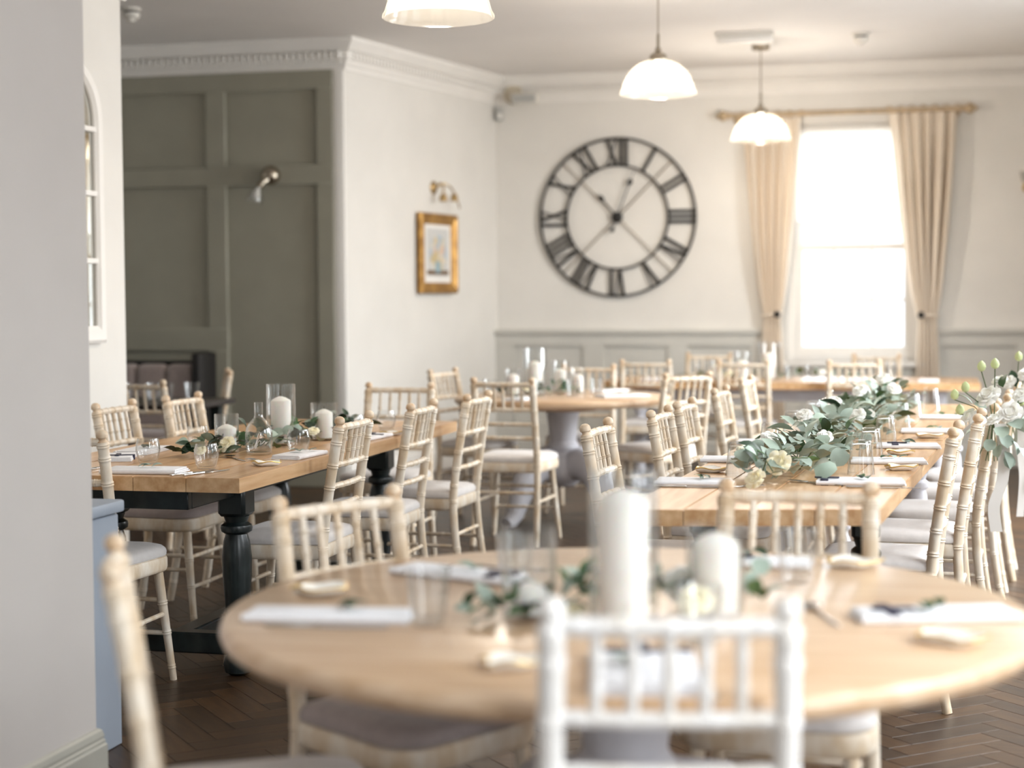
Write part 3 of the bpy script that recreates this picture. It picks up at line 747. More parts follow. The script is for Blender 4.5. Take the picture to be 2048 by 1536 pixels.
for nm, a, b, z in (('l', (-1, 'f'), (-1, 'b'), .24), ('r', (1, 'f'), (1, 'b'), .24), ('f', (-1, 'f'), (1, 'f'), .29), ('f2', (-1, 'f'), (1, 'f'), .17), ('k', (-1, 'b'), (1, 'b'), .29)):
    CH.append(('stretcher', cached('stretcher_'+nm, lambda: stretch_bm(a, b, z)), 'chair_wood'))
for nm, me_, m_ in CH:
    if m_ and not me_.materials: me_.materials.append(MATS[m_])
for me_ in FIN: me_.materials.append(MATS['chair_finial'])
cush_light = CH[1][1]; cush_light.materials.append(MATS['seat_fabric'])
cush_taupe = cush_light.copy(); cush_taupe.materials.clear(); cush_taupe.materials.append(MATS['taupe_fabric'])
def chair(bx_, by_, fx, fy, label, group, taupe=False, white=False):
    """bx_,by_: middle of the two post tops; fx,fy: direction the sitter faces"""
    l = math.hypot(fx, fy); fx, fy = fx/l, fy/l
    t = thing('chiavari_chair', label, 'chair', (bx_+fx*.245, by_+fy*.245, 0), math.atan2(-fx, fy), group)
    posts = []
    for nm, me_, m_ in CH:
        o = obj(nm, cush_taupe if (nm == 'cushion' and taupe) else me_, None, t)
        if nm == 'back_post': posts.append(o)
        if white and nm != 'cushion': o.material_slots[0].link = 'OBJECT'; o.material_slots[0].material = MATS['chair_white']
    for p_, f_ in zip(posts, FIN):
        o = obj('finial', f_, None, p_)
        if white: o.material_slots[0].link = 'OBJECT'; o.material_slots[0].material = MATS['chair_white']
    return t
G1, G2, G3, G4, G5, G6 = 'chairs round the near table', 'chairs along the left farm table', 'chairs round the far round table', 'chairs at the window table', 'chairs along the garland table', 'chairs in the alcove'
chair(-.343, 2.282, -.2, .98, 'blurred white spindle-back chair in the very front, its back toward the camera', G1, white=True)
chair(-1.335, 2.565, .895, .445, 'blurred chair seen edge-on as one tan post left of the near round table', G1)
chair(-1.25, 3.445, .866, -.5, 'cream spindle chair behind the left rim of the near round table', G1, True)
chair(-.28, 3.83, -.05, -1, 'tan spindle chair standing between the near round table and the garland table', G1)
chair(-2.04, 5.81, -1, 0, 'cream chair on the right side of the left farm table, nearest of three', G2)
chair(-2.018, 6.59, -1, 0, 'cream chair on the right side of the left farm table, middle of three', G2)
chair(-1.96, 7.26, -1, .04, 'cream chair on the right side of the left farm table, farthest of three', G2)
chair(-2.763, 4.93, 0, 1, 'chair at the near end of the left farm table, beside the blue-grey cabinet', G2)
chair(-3.32, 6.41, 1, 0, 'cream chair with taupe cushion in front of the white wall end', G2, True)
chair(-3.28, 6.99, 1, -.02, 'cream chair in front of the dark settle, beyond the left farm table', G2)
chair(-2.59, 8.07, .03, -1, 'chair at the far end of the left farm table, against the white side wall', G2)
chair(-2.2, 8.66, .05, 1, 'chair with its back to us before the far round table', G3)
chair(-2.86, 9.78, .95, -.2, 'pale chair left of the far round table, against the white side wall', G3)
chair(-2.11, 10.56, 0, -1, 'chair behind the candles of the far round table', G3)
chair(-1.31, 9.42, -.75, .66, 'white chair right of the far round table, angled toward it', G3)
chair(-1.87, 11.36, .0, 1, 'leftmost chair on the near side of the window table', G4)
chair(-1.20, 11.36, 0, 1, 'middle chair on the near side of the window table, left of the window', G4)
chair(-.46, 11.36, 0, 1, 'chair on the near side of the window table, right in front of the window', G4)
chair(-1.62, 12.86, 0, -1, 'chair behind the window table, between the clock and the left curtain', G4)
chair(-.35, 12.66, 0, -1, 'chair behind the window table, backlit by the window', G4)
LR = 'on the left side of the garland table'
chair(-1.09, 5.60, 1, -.05, 'tan-edged chair '+LR+', nearest of the row', G5)
chair(-.985, 6.32, 1, -.05, 'chair '+LR+', second from the near end', G5)
chair(-.965, 6.86, 1, -.05, 'chair '+LR+', third from the near end', G5)
chair(-.94, 7.88, 1, -.05, 'chair '+LR+', fourth from the near end', G5)
chair(-.93, 8.95, 1, -.05, 'chair '+LR+', farthest of the row', G5)
RR = 'on the right side of the garland table'
chair(.10, 5.64, -1, .07, 'chair '+RR+', nearest of the row', G5)
chair(.195, 6.29, -1, .07, 'chair '+RR+', second from the near end', G5)
c3 = chair(.275, 6.92, -1, .07, 'chair '+RR+' with white flowers tied on', G5)
c4 = chair(.355, 7.60, -1, .07, 'chair '+RR+' with a trailing white ribbon', G5)
chair(.43, 8.28, -1, .07, 'chair '+RR+', farthest, showing only its white rear legs', G5)
chair(-4.12, 8.20, .03, 1, 'chair in the alcove with glasses seen through its back', G6)
chair(-4.17, 9.55, -.9, -.44, 'chair seen edge-on as a single post against the olive panels', G6)

# ------------------------------------------------------------------ tables
TH = .76
def turned_leg(h, r=.05, block=.105, hb=.14):
    bm = new()
    lathe(bm, [(r*.55, .0), (r*.95, .012), (r*1.05, .04), (r*.8, .075), (r*.6, .09), (r*.62, .11), (r*.95, .12), (r*.95, .14), (r*.75, .15), (r*.85, .25), (r*1.0, h*.5), (r*1.02, h*.6), (r*.9, h-hb-.09), (r*.75, h-hb-.065), (r*1.05, h-hb-.055), (r*1.1, h-hb-.043), (r*1.05, h-hb-.033), (r*.75, h-hb-.022), (r*.9, h-hb)], 20)
    box(bm, (block, block, hb), (0, 0, h-hb/2), None, .012); return bm
def plank_top(t, corners, th, nb, m='table_oak', zt=TH):
    """boards laid lengthwise between the near edge (a,b) and far edge (d,c)"""
    a, b, c, d = [Vector((*q, 0)) for q in corners]
    for i in range(nb):
        k0, k1 = i/nb, (i+1)/nb; g = .0012
        p0, p1 = a.lerp(b, k0), a.lerp(b, k1); q0, q1 = d.lerp(c, k0), d.lerp(c, k1)
        e = (b-a).normalized()*g; e2 = (c-d).normalized()*g
        bm = new(); prism(bm, [(p0+e)[:2], (p1-e)[:2], (q1-e2)[:2], (q0+e2)[:2]], zt-th, zt)
        bmesh.ops.bevel(bm, geom=[ed for ed in bm.edges if abs(ed.verts[0].co.z-zt) < 1e-5 and abs(ed.verts[1].co.z-zt) < 1e-5], offset=.0025, segments=2, affect='EDGES')
        obj('plank', bm, m, t, ang=30)
# left farm table
t = thing('farm_table', 'long oak farm table with black turned legs on the left', 'table', (0, 0, 0))
LX0, LX1, LY0, LY1 = -3.10, -2.155, 5.01, 7.6
plank_top(t, [(LX0, LY0), (LX1, LY0), (LX1, LY1), (LX0, LY1)], .048, 5)
lx = (LX0+.235, LX1-.225); ly = (5.5, 7.12)
for x_ in lx:
    for y_ in ly: obj('leg', turned_leg(.712, .052), 'dark_frame', t, (x_, y_, 0))
for y_ in ly:
    bm = new(); bx(bm, lx[0], lx[1], y_-.015, y_+.015, .63, .711, .003); obj('apron', bm, 'dark_frame', t)
    bm = new(); bx(bm, lx[0], lx[1], y_-.035, y_+.035, .075, .15, .006); obj('base_rail', bm, 'dark_frame', t)
for x_ in lx:
    bm = new(); bx(bm, x_-.015, x_+.015, LY0+.09, LY1-.06, .645, .711, .003); obj('apron', bm, 'dark_frame', t)
bm = new(); bx(bm, sum(lx)/2-.04, sum(lx)/2+.04, ly[0], ly[1], .085, .14, .006); obj('base_rail', bm, 'dark_frame', t)
bm = new(); bx(bm, lx[0]-.015, lx[1]+.015, LY0+.06, LY0+.09, .645, .711, .003); obj('apron', bm, 'dark_frame', t)
# garland table: two butted tables
t = thing('garland_table', 'long oak table carrying the garland, its near half with black legs', 'table')
plank_top(t, [(-.81, 4.45), (-.115, 4.60), (.08, 6.86), (-.68, 6.86)], .045, 4)
for x_, y_ in ((-.66, 5.12), (-.17, 5.12), (-.60, 6.5), (-.20, 6.5)):
    obj('leg', turned_leg(.715, .042, .085, .11), 'dark_frame', t, (x_, y_, 0))
for (x0, y0), (x1, y1) in (((-.66, 5.12), (-.60, 6.5)), ((-.17, 5.12), (-.20, 6.5)), ((-.66, 5.12), (-.17, 5.12)), ((-.60, 6.5), (-.20, 6.5))):
    bm = new(); L = math.hypot(x1-x0, y1-y0); box(bm, (L, .025, .06), ((x0+x1)/2, (y0+y1)/2, .684), Matrix.Rotation(math.atan2(y1-y0, x1-x0), 3, 'Z')); obj('apron', bm, 'table_oak', t)
t = thing('grey_legged_table', 'far half of the long garland table with pale grey turned legs', 'table')
plank_top(t, [(-.67, 6.88), (.075, 6.88), (.275, 9.2), (-.50, 9.2)], .045, 4)
for x_, y_ in ((-.56, 7.15), (-.03, 7.15), (-.42, 8.9), (.14, 8.9)):
    obj('leg', turned_leg(.715, .046, .09, .12), 'grey_frame', t, (x_, y_, 0))
for (x0, y0), (x1, y1) in (((-.56, 7.15), (-.42, 8.9)), ((-.03, 7.15), (.14, 8.9)), ((-.56, 7.15), (-.03, 7.15)), ((-.42, 8.9), (.14, 8.9))):
    bm = new(); L = math.hypot(x1-x0, y1-y0); box(bm, (L, .025, .07), ((x0+x1)/2, (y0+y1)/2, .679), Matrix.Rotation(math.atan2(y1-y0, x1-x0), 3, 'Z')); obj('apron', bm, 'grey_frame', t)
# window table
t = thing('window_table', 'long oak table under the window in front of the curtains', 'table')
plank_top(t, [(-2.2, 11.45), (.36, 11.45), (.36, 12.3), (-2.2, 12.3)], .05, 4)
for x_ in (-1.95, .1):
    for y_ in (11.62, 12.13): obj('leg', turned_leg(.71, .045, .09, .12), 'grey_frame', t, (x_, y_, 0))
bm = new(); bx(bm, -1.95, .1, 11.62, 11.65, .62, .709); obj('apron', bm, 'grey_frame', t)
bm = new(); bx(bm, -1.95, .1, 12.10, 12.13, .62, .709); obj('apron', bm, 'grey_frame', t)
# round tables on pedestals
def round_table(x, y, r, label, rz):
    t = thing('round_table', label, 'table', (x, y, 0), rz)
    bm = new(); lathe(bm, [(r-.02, TH-.042), (r-.006, TH-.036), (r, TH-.02), (r-.004, TH-.006), (r-.012, TH)], 96); obj('table_top', bm, 'round_oak', t, ang=50)
    bm = new(); lathe(bm, [(r*.5, TH-.075), (r*.5, TH-.043)], 32); obj('top_support', bm, 'round_oak', t)
    bm = new(); lathe(bm, [(.07, .22), (.11, .26), (.125, .32), (.11, .39), (.085, .43), (.095, .45), (.095, .47), (.08, .49), (.09, .60), (.10, .66), (.14, TH-.076)], 28); obj('column', bm, 'grey_frame', t)
    for k in range(4):
        a = PI/4+k*PI/2; d = Vector((math.cos(a), math.sin(a), 0)); q = Vector((-d.y, d.x, 0)); bm = new()
        path = [(.03, .33, .10), (.13, .36, .10), (.23, .335, .10), (.31, .26, .09), (.36, .16, .07), (.395, .08, .055), (.43, .042, .045), (.465, .035, .038)]
        rr = []
        for i, (s_, z_, h_) in enumerate(path):
            a0 = path[max(0, i-1)]; a1 = path[min(len(path)-1, i+1)]; tv = Vector((a1[0]-a0[0], a1[1]-a0[1])).normalized(); nv = Vector((-tv.y, tv.x))
            wdt = (.06, .07, .075, .07, .06, .052, .05, .042)[i]
            ring = []
            for j in range(12):
                b_ = 2*PI*j/12; u_ = math.cos(b_)*wdt; v_ = math.sin(b_)*h_*.95
                ring.append(d*(s_+nv.x*v_)+q*u_+Vector((0, 0, max(0.0, z_+nv.y*v_))))
            rr.append(ring)
        rings(bm, rr); obj('claw_foot', bm, 'grey_frame', t, ang=60)
    return t
round_table(-.543, 3.054, .7485, 'large blurred round oak table filling the foreground', .1)
round_table(-2.1, 9.72, .65, 'far round oak table on a grey claw-foot pedestal', .2)

# alcove: settle and small dark table
t = thing('settle', 'dark high-backed settle with taupe channelled back cushion', 'bench', (-5.6, 10.6, 0))
bm = new(); bx(bm, .735, .80, -.10, .2, 0, .985, .02, 2); obj('end_panel', bm, 'dark_leather', t)
bm = new(); bx(bm, -.895, -.83, -.10, .2, 0, .985, .02, 2); obj('end_panel', bm, 'dark_leather', t)
bm = new(); bx(bm, -.83, .73, .08, .2, .05, .925, .01); obj('back_board', bm, 'dark_leather', t)
bm = new(); bx(bm, -.83, .73, -.3, .1, .05, .36, .01); obj('seat_box', bm, 'dark_leather', t)
for k in range(7):
    bm = new(); x0 = -.825+k*.222; bx(bm, x0+.004, x0+.218, -.03, .1, .46, .905, .045, 4); obj('back_cushion', bm, 'taupe_fabric', t, ang=60)
bm = new(); bx(bm, -.82, .72, -.3, .02, .36, .46, .03, 3); obj('seat_cushion', bm, 'taupe_fabric', t, ang=60)
t = thing('alcove_table', 'small dark table in the alcove before the settle', 'table', (-4.75, 8.95, 0))
bm = new(); bx(bm, -.75, .72, -.36, .38, .72, .755, .006); obj('table_top', bm, 'dark_tabletop', t)
for x_ in (-.66, .63):
    for y_ in (-.28, .3):
        bm = new(); bx(bm, x_-.03, x_+.03, y_-.03, y_+.03, 0, .72, .004); obj('leg', bm, 'dark_frame', t)

# ------------------------------------------------------------------ tableware
def tumbler_bm():
    bm = new(); out = [(.026, 0), (.031, .003), (.036, .02), (.0425, .045), (.0415, .066), (.036, .088)]
    inn = [(.0345, .088), (.040, .066), (.041, .045), (.034, .02), (.026, .009), (.004, .008)]
    lathe(bm, out+inn, 28, None, True, True); return bm
def tall_bm():   # tapering tumbler
    bm = new(); out = [(.026, 0), (.029, .004), (.036, .06), (.040, .10)]; inn = [(.0385, .10), (.0345, .06), (.027, .012), (.003, .010)]
    lathe(bm, out+inn, 28); return bm
tum = cached('tumbler', tumbler_bm, ang=60); tum.materials.append(MATS['clear_glass'])
tal = cached('tall_tumbler', tall_bm, ang=60); tal.materials.append(MATS['clear_glass'])
def glass(x, y, label, z=TH, up_=True, tall=False, s=1.0, group=None):
    me_ = tal if tall else tum
    o = obj('tumbler', me_, None, None, (x, y, z+.0005 if up_ else z+(.1005 if tall else .0885)*s), (0 if up_ else PI, 0, random.uniform(0, 3)))
    o.scale = (s, s, s); return tag(o, label, 'glass', group)
def hurricane(x, y, r, h, rc, hc, label, z=TH, group=None, white=True):
    t = thing('candle_vase', label, 'candle holder', (x, y, z), 0, group)
    bm = new(); lathe(bm, [(r*.92, 0), (r, .006), (r, h-.001), (r-.001, h), (r-.0025, h-.001), (r-.0028, .012), (.003, .010)], 36); obj('glass_cylinder', bm, 'clear_glass', t)
    bm = new(); lathe(bm, [(rc, .011), (rc, .011+hc-rc*.5), (rc*.9, .011+hc-rc*.36), (rc*.5, .011+hc-rc*.14), (.005, .011+hc)], 28); obj('pillar_candle', bm, 'candle_wax', t)
    bm = new(); tube(bm, [(0, 0, .010+hc), (.001, 0, .022+hc)], .0013, 5); obj('wick', bm, 'wick', t)
    return t
def napkin_bm(l, wd, h=.016):
    bm = new(); n_ = 3; rr = []
    for k in range(n_):
        z0 = h*k/n_; z1 = h*(k+1)/n_; s = .0025*k
        bx(bm, -l/2+s, l/2-s*2, -wd/2+s, wd/2-s*.6, z0+.0004, z1, .0018, 2)
    tube(bm, [(-l/2, -wd/2+.001, h*.5), (l/2-.004, -wd/2+.001, h*.5)], h*.48, 8)
    return bm
LEAF = {}
def leaf_me(kind, l, wd, m):
    key = ('leaf', kind, l, wd, m)
    if key in MC: return MC[key]
    bm = new(); N = 5; top = []; L_, R_, C_ = [], [], []
    for i in range(N+1):
        s = i/N
        if kind == 'round': hw = wd/2*math.sqrt(max(0, 1-(2*s-1)**2))**.9
        else: hw = wd/2*math.sin(PI*s**.8)**.85 if 0 < s < 1 else 0
        z = .12*l*math.sin(PI*s*.9)
        C_.append((l*s, 0, z)); L_.append((l*s, hw, z+hw*.25)); R_.append((l*s, -hw, z+hw*.25))
    c = [bm.verts.new(p) for p in C_]
    for S, fl in ((L_, 0), (R_, 1)):
        e = [bm.verts.new(S[i]) for i in range(1, N)]
        ee = [c[0]]+e+[c[-1]]
        for i in range(N):
            f = [c[i], c[i+1], ee[i+1], ee[i]]
            f = list(dict.fromkeys(f))
            if len(f) > 2: bm.faces.new(f if fl else f[::-1])
    me_ = mesh_of(bm, 'leaf', True, 180); me_.materials.append(MATS[m]); MC[key] = me_
    return me_
LEAVES = [('round', .062, .052, 'leaf_silver'), ('round', .05, .044, 'leaf_silver'), ('long', .075, .036, 'leaf_silver'), ('long', .07, .034, 'leaf_green'), ('round', .055, .044, 'leaf_green'), ('long', .08, .04, 'leaf_dark'), ('round', .06, .048, 'leaf_dark')]
def leaf(parent, p, az, el, ro, pick=None, s=1.0, kinds=LEAVES):
    k = pick if pick is not None else random.choice(kinds)
    o = obj('leaf', leaf_me(*k), None, parent, p)
    o.rotation_euler = (Matrix.Rotation(az, 3, 'Z') @ Matrix.Rotation(-el, 3, 'Y') @ Matrix.Rotation(ro, 3, 'X')).to_euler()
    o.scale = (s, s, s)
    return o
def rose_bm(r, seedv):
    """open garden rose: a tight swirl of inner petals and three flaring outer layers, opening along +z"""
    rnd = random.Random(seedv); bm = new()
    lathe(bm, [(r*.1, -.1*r), (r*.3, -.06*r), (r*.42, .12*r), (r*.40, .36*r), (r*.28, .46*r), (r*.03, .44*r)], 12)
    layers = ((5, .34, .62, .10), (5, .52, .60, .22), (6, .74, .50, .40), (7, .98, .30, .62))
    for lay, (npet, rad, hgt, flare) in enumerate(layers):
        for k in range(npet):
            a = 2*PI*(k+lay*.37)/npet+rnd.uniform(-.15, .15); NU, NV = 4, 4; g = []
            sp = 2*PI/npet*.62; hh = hgt*rnd.uniform(.88, 1.1); ra = rad*rnd.uniform(.93, 1.05)
            for v in range(NV+1):
                row = []; vv = v/NV
                rr_ = r*(.16+(ra*(1-flare)-.16)*min(1, vv*1.6)**.6+ra*flare*vv**2)
                zz = r*(hh*math.sin(vv*PI*.5)-flare*.22*vv**3)
                for u in range(NU+1):
                    uu = u/NU*2-1; aa = a+uu*sp*math.sin(PI*(.2+.62*vv))**.5
                    row.append(bm.verts.new((rr_*math.cos(aa)*(1-.06*uu*uu), rr_*math.sin(aa)*(1-.06*uu*uu), zz-r*.10*uu*uu*vv)))
                g.append(row)
            for v in range(NV):
                for u in range(NU): bm.faces.new((g[v][u], g[v][u+1], g[v+1][u+1], g[v+1][u]))
    return bm
def flower(parent, p, r, m, az=0, el=60, sv=0):
    key = ('flower', sv % 3, m)
    if key not in MC:
        MC[key] = mesh_of(rose_bm(1.0, sv), 'flower', True, 60); MC[key].materials.append(MATS[m])
    o = obj('flower', MC[key], None, parent, p); o.scale = (r, r, r)
    d = Vector((math.cos(az)*math.cos(R(el)), math.sin(az)*math.cos(R(el)), math.sin(R(el))))
    o.rotation_euler = Vector((0, 0, 1)).rotation_difference(d).to_euler(); return o
def napkin(x, y, ang, label, l=.27, wd=.10, ribbon=False, sprig=True, group=None, z=TH, ribs=.12, rib_pos=None):
    t = thing('napkin', label, 'napkin', (x, y, z), ang, group)
    obj('cloth', napkin_bm(l, wd), 'napkin_linen', t)
    if ribbon:
        rp = ribs*l*.5 if rib_pos is None else rib_pos
        bm = new(); bx(bm, rp-.012, rp+.012, -wd/2-.003, wd/2+.004, -.0, .0185, .001); obj('ribbon', bm, 'navy_ribbon', t)
        bm = new(); bx(bm, rp-.03, rp+.045, -.01, .008, .018, .0215, .001); obj('ribbon_tail', bm, 'navy_ribbon', t)
    if sprig:
        for k in range(3): leaf(t, (random.uniform(-.03, .05), random.uniform(-.02, .02), .019), random.uniform(0, 6.28), .15, random.uniform(-.3, .3), s=.62)
    return t
def shell(x, y, ang, label, s=1.0, group=None, z=TH):
    t = thing('oyster_shell', label, 'shell', (x, y, z), ang, group)
    rnd = random.Random(int((x+5)*1000)); N = 22
    ph = [rnd.uniform(0, 6) for _ in range(3)]
    def rad(a): return s*(.048+.017*math.cos(a)+.005*math.sin(3*a+ph[0])+.004*math.sin(5*a+ph[1])+.002*math.sin(9*a+ph[2]))*1.05
    bm = new(); rr = []
    for k, zz in ((.55, 0), (.9, .006), (1.0, .014), (.97, .017), (.8, .012), (.5, .0085), (.1, .008)):
        rr.append([Vector((k*rad(2*PI*i/N)*math.cos(2*PI*i/N), .72*k*rad(2*PI*i/N)*math.sin(2*PI*i/N), zz+.003*k*math.sin(4*2*PI*i/N+ph[0])*(1 if zz > .005 else 0))) for i in range(N)])
    rings(bm, rr); obj('valve', bm, 'shell_white', t, ang=60)
    bm = new(); tube(bm, [(rad(2*PI*i/N)*1.0*math.cos(2*PI*i/N), .72*rad(2*PI*i/N)*math.sin(2*PI*i/N), .0155+.003*math.sin(4*2*PI*i/N+ph[0])) for i in range(N+1)], .0022, 5); obj('gilt_rim', bm, 'shell_gold', t)
    return t
def knife_bm():
    bm = new(); bx(bm, -.11, -.01, -.006, .006, .0005, .007, .003, 2); bx(bm, -.012, .11, -.008, .007, .002, .0036, .001); return bm
def fork_bm():
    bm = new(); bx(bm, -.10, .03, -.004, .004, .001, .005, .0015)
    bx(bm, .03, .055, -.011, .011, .003, .006, .001)
    for q in (-.009, -.003, .003, .009): bx(bm, .055, .095, q-.0016, q+.0016, .004, .0065)
    return bm
def spoon_bm():
    bm = new(); bx(bm, -.10, .05, -.004, .004, .001, .0045, .0015)
    rr = []
    for k, zz in ((.1, .0035), (.6, .002), (1, .008), (1.02, .009), (.96, .0085), (.6, .0045), (.1, .0045)):
        rr.append([Vector((.075+.03*k*math.cos(2*PI*i/14), .019*k*math.sin(2*PI*i/14), zz)) for i in range(14)])
    rings(bm, rr); return bm
for nm, fn in (('knife', knife_bm), ('fork', fork_bm), ('spoon', spoon_bm)): cached(nm, fn).materials.append(MATS['steel'])
def cutlery(kind, x, y, ang, label, group=None, z=TH): return tag(obj(kind, MC[kind], None, None, (x, y, z), (0, 0, ang)), label, 'cutlery', group)
def foliage(label, name, path, n_leaf, width, height, flowers, kinds=LEAVES, s=(.7, 1.1), z=TH, group=None, fill=0):
    """a loose garland along a polyline on a table: stems, leaves, blooms"""
    t = thing(name, label, 'foliage', (path[0][0], path[0][1], z), 0, group)
    o0 = Vector((path[0][0], path[0][1], 0)); P = [Vector((x, y, 0))-o0 for x, y in path]
    seg = [(b-a).length for a, b in zip(P, P[1:])]; tot = sum(seg)
    def at(s_):
        d = s_*tot
        for (a, b), l in zip(zip(P, P[1:]), seg):
            if d <= l or b is P[-1]: return a.lerp(b, min(1, d/l)), (b-a).normalized()
            d -= l
    for k in range(max(2, int(tot/.16))):
        c, d = at(random.random()); nrm = Vector((-d.y, d.x, 0)); off = random.uniform(-.6, .6)*width
        e = c+d*random.uniform(.08, .16)*random.choice((-1, 1))+nrm*random.uniform(-1, 1)*width
        st = c+nrm*off*.5
        if 1: 
            bm = new(); tube(bm, [(st.x, st.y, .006), ((st.x+e.x)/2, (st.y+e.y)/2, height*.5), (e.x, e.y, height*random.uniform(.25, .7))], .0022, 5); obj('stem', bm, 'stem_green', t)
    for k in range(n_leaf):
        s_ = (k+random.random())/n_leaf
        c, d = at(s_); nrm = Vector((-d.y, d.x, 0)); u = random.gauss(0, .5); u = max(-1.1, min(1.1, u))
        h = height*(1-u*u*.6)*random.uniform(.05, 1.0)*(.55+.45*min(1, s_*3))
        p = c+nrm*u*width; az = math.atan2(nrm.y*(1 if u > 0 else -1), nrm.x*(1 if u > 0 else -1))+random.uniform(-1.3, 1.3)
        leaf(t, (p.x, p.y, max(.014, h)), az, random.uniform(-.05, .9), random.uniform(-.8, .8), s=random.uniform(*s), kinds=kinds)
    if fill:
        bmf = new()
        for k in range(fill):
            s_ = (k+random.random())/fill; c, d = at(s_); nrm = Vector((-d.y, d.x, 0)); u = max(-1, min(1, random.gauss(0, .5)))
            p = c+nrm*u*width; az = random.uniform(0, 6.28); me_ = leaf_me(*random.choice(kinds)); n0 = len(bmf.verts)
            M = Matrix.Translation((p.x, p.y, .012+height*random.uniform(0, .6)*(.55+.45*min(1, s_*3)))) @ (Matrix.Rotation(az, 3, 'Z') @ Matrix.Rotation(-random.uniform(-.05, .5), 3, 'Y') @ Matrix.Rotation(random.uniform(-.5, .5), 3, 'X')).to_4x4() @ Matrix.Scale(random.uniform(*s), 4)
            vs = [bmf.verts.new(M @ v.co) for v in me_.vertices]
            for q in me_.polygons: bmf.faces.new([vs[w_] for w_ in q.vertices])
        o = obj('leaf_mass', bmf, 'leaf_dark' if kinds is not SILV else 'leaf_silver', t, ang=180); o['kind'] = 'stuff'
    for i, (fx, fy, fz, r, m, el) in enumerate(flowers):
        flower(t, (fx-o0.x, fy-o0.y, fz), r, m, random.uniform(-2.3, -.9), el, i)
    return t
ALLK = LEAVES; DARK = LEAVES[3:]; SILV = LEAVES[:3]*2+LEAVES[3:5]+LEAVES[5:6]

# --- left farm table
LT = 'left farm table'
hurricane(-2.575, 5.87, .046, .148, .036, .098, 'short candle in a glass cylinder, leftmost on the '+LT)
hurricane(-2.49, 6.21, .058, .245, .04, .185, 'tallest candle vase on the '+LT+', behind the carafe')
hurricane(-2.405, 6.47, .056, .155, .036, .118, 'candle in a glass cylinder on the '+LT+', rightmost of its trio')
t = thing('carafe', 'clear round-bellied glass carafe with white script among the eucalyptus', 'carafe', (-2.415, 5.80, TH))
bm = new(); lathe(bm, [(.036, 0), (.046, .004), (.050, .03), (.051, .08), (.046, .105), (.033, .125), (.018, .14), (.0155, .15), (.0165, .16), (.0165, .198), (.0145, .198), (.0145, .16), (.0135, .15), (.016, .138), (.031, .122), (.044, .103), (.049, .08), (.048, .03), (.044, .012), (.004, .010)], 32); obj('body', bm, 'clear_glass', t, ang=60)
sc_pts = [(-.018, .035), (-.012, .05), (-.004, .078), (.002, .09), (.006, .084), (-.002, .066), (-.014, .042), (-.019, .03), (-.015, .028), (-.006, .05), (.002, .06), (.006, .052), (.004, .044), (.012, .048), (.02, .056), (.024, .05), (.02, .044), (.03, .052)]
bm = new(); pts = []
for u, z_ in sc_pts:
    a = u/.0517-PI/2+.42; pts.append((.0517*math.cos(a), .0517*math.sin(a), z_))
tube(bm, pts, .0011, 5); obj('white_script', bm, 'white_paint', t)
glass(-2.391, 5.277, 'empty round tumbler at the near corner of the '+LT, s=1.0)
glass(-2.68, 5.42, 'round tumbler behind the near napkin on the '+LT+', left', s=1.02)
glass(-2.768, 6.03, 'round tumbler at the foot of the cream chair, far left of the '+LT)
glass(-2.285, 5.87, 'round tumbler right of the carafe on the '+LT, s=1.05)
glass(-2.31, 7.0, 'small round tumbler near the far end of the '+LT)
glass(-2.36, 6.72, 'round tumbler just beyond the rightmost candle of the '+LT)
napkin(-2.55, 5.135, .08, 'white folded napkin with a leaf sprig at the near end of the '+LT, l=.27, wd=.13)
napkin(-2.24, 5.76, 1.5, 'white napkin on the right side of the '+LT+' beside the carafe', l=.25, wd=.11, ribbon=False)
napkin(-2.90, 5.83, -1.5, 'white napkin with leaves on the left side of the '+LT, l=.26, wd=.13)
napkin(-2.25, 6.58, 1.5, 'white napkin on the right side of the '+LT+' toward its far end', l=.25, wd=.11, ribbon=True)
napkin(-2.86, 5.55, -1.2, 'white napkin with black ribbon on the left of the '+LT, l=.22, wd=.11, ribbon=True, sprig=False)
shell(-2.245, 5.42, .2, 'gilt-rimmed white shell at the near right of the '+LT)
shell(-2.22, 6.74, .4, 'gilt-rimmed white shell far along the right side of the '+LT)
cutlery('knife', -2.375, 5.14, 1.25, 'inner steel knife right of the near-end napkin', 'knives at the near end of the left table')
cutlery('knife', -2.335, 5.15, 1.25, 'outer steel knife right of the near-end napkin', 'knives at the near end of the left table')
cutlery('fork', -2.78, 5.14, 1.4, 'steel fork left of the near-end napkin')
cutlery('spoon', -2.43, 5.62, 2.3, 'steel spoon before the eucalyptus on the '+LT)
cutlery('fork', -2.3, 5.56, 2.6, 'steel fork beside the near right shell on the '+LT)
foliage('eucalyptus and cream roses along the middle of the '+LT, 'table_garland', [(-2.62, 5.62), (-2.52, 5.95), (-2.46, 6.35), (-2.42, 6.9)], 120, .11, .085,
        [(-2.51, 5.72, .045, .036, 'petal_cream', 35), (-2.62, 6.05, .05, .03, 'petal_cream', 60), (-2.38, 6.28, .05, .026, 'petal_cream', 50), (-2.58, 5.64, .03, .024, 'petal_cream', 40)], kinds=DARK+LEAVES[:2], s=(.7, 1.1), fill=60)
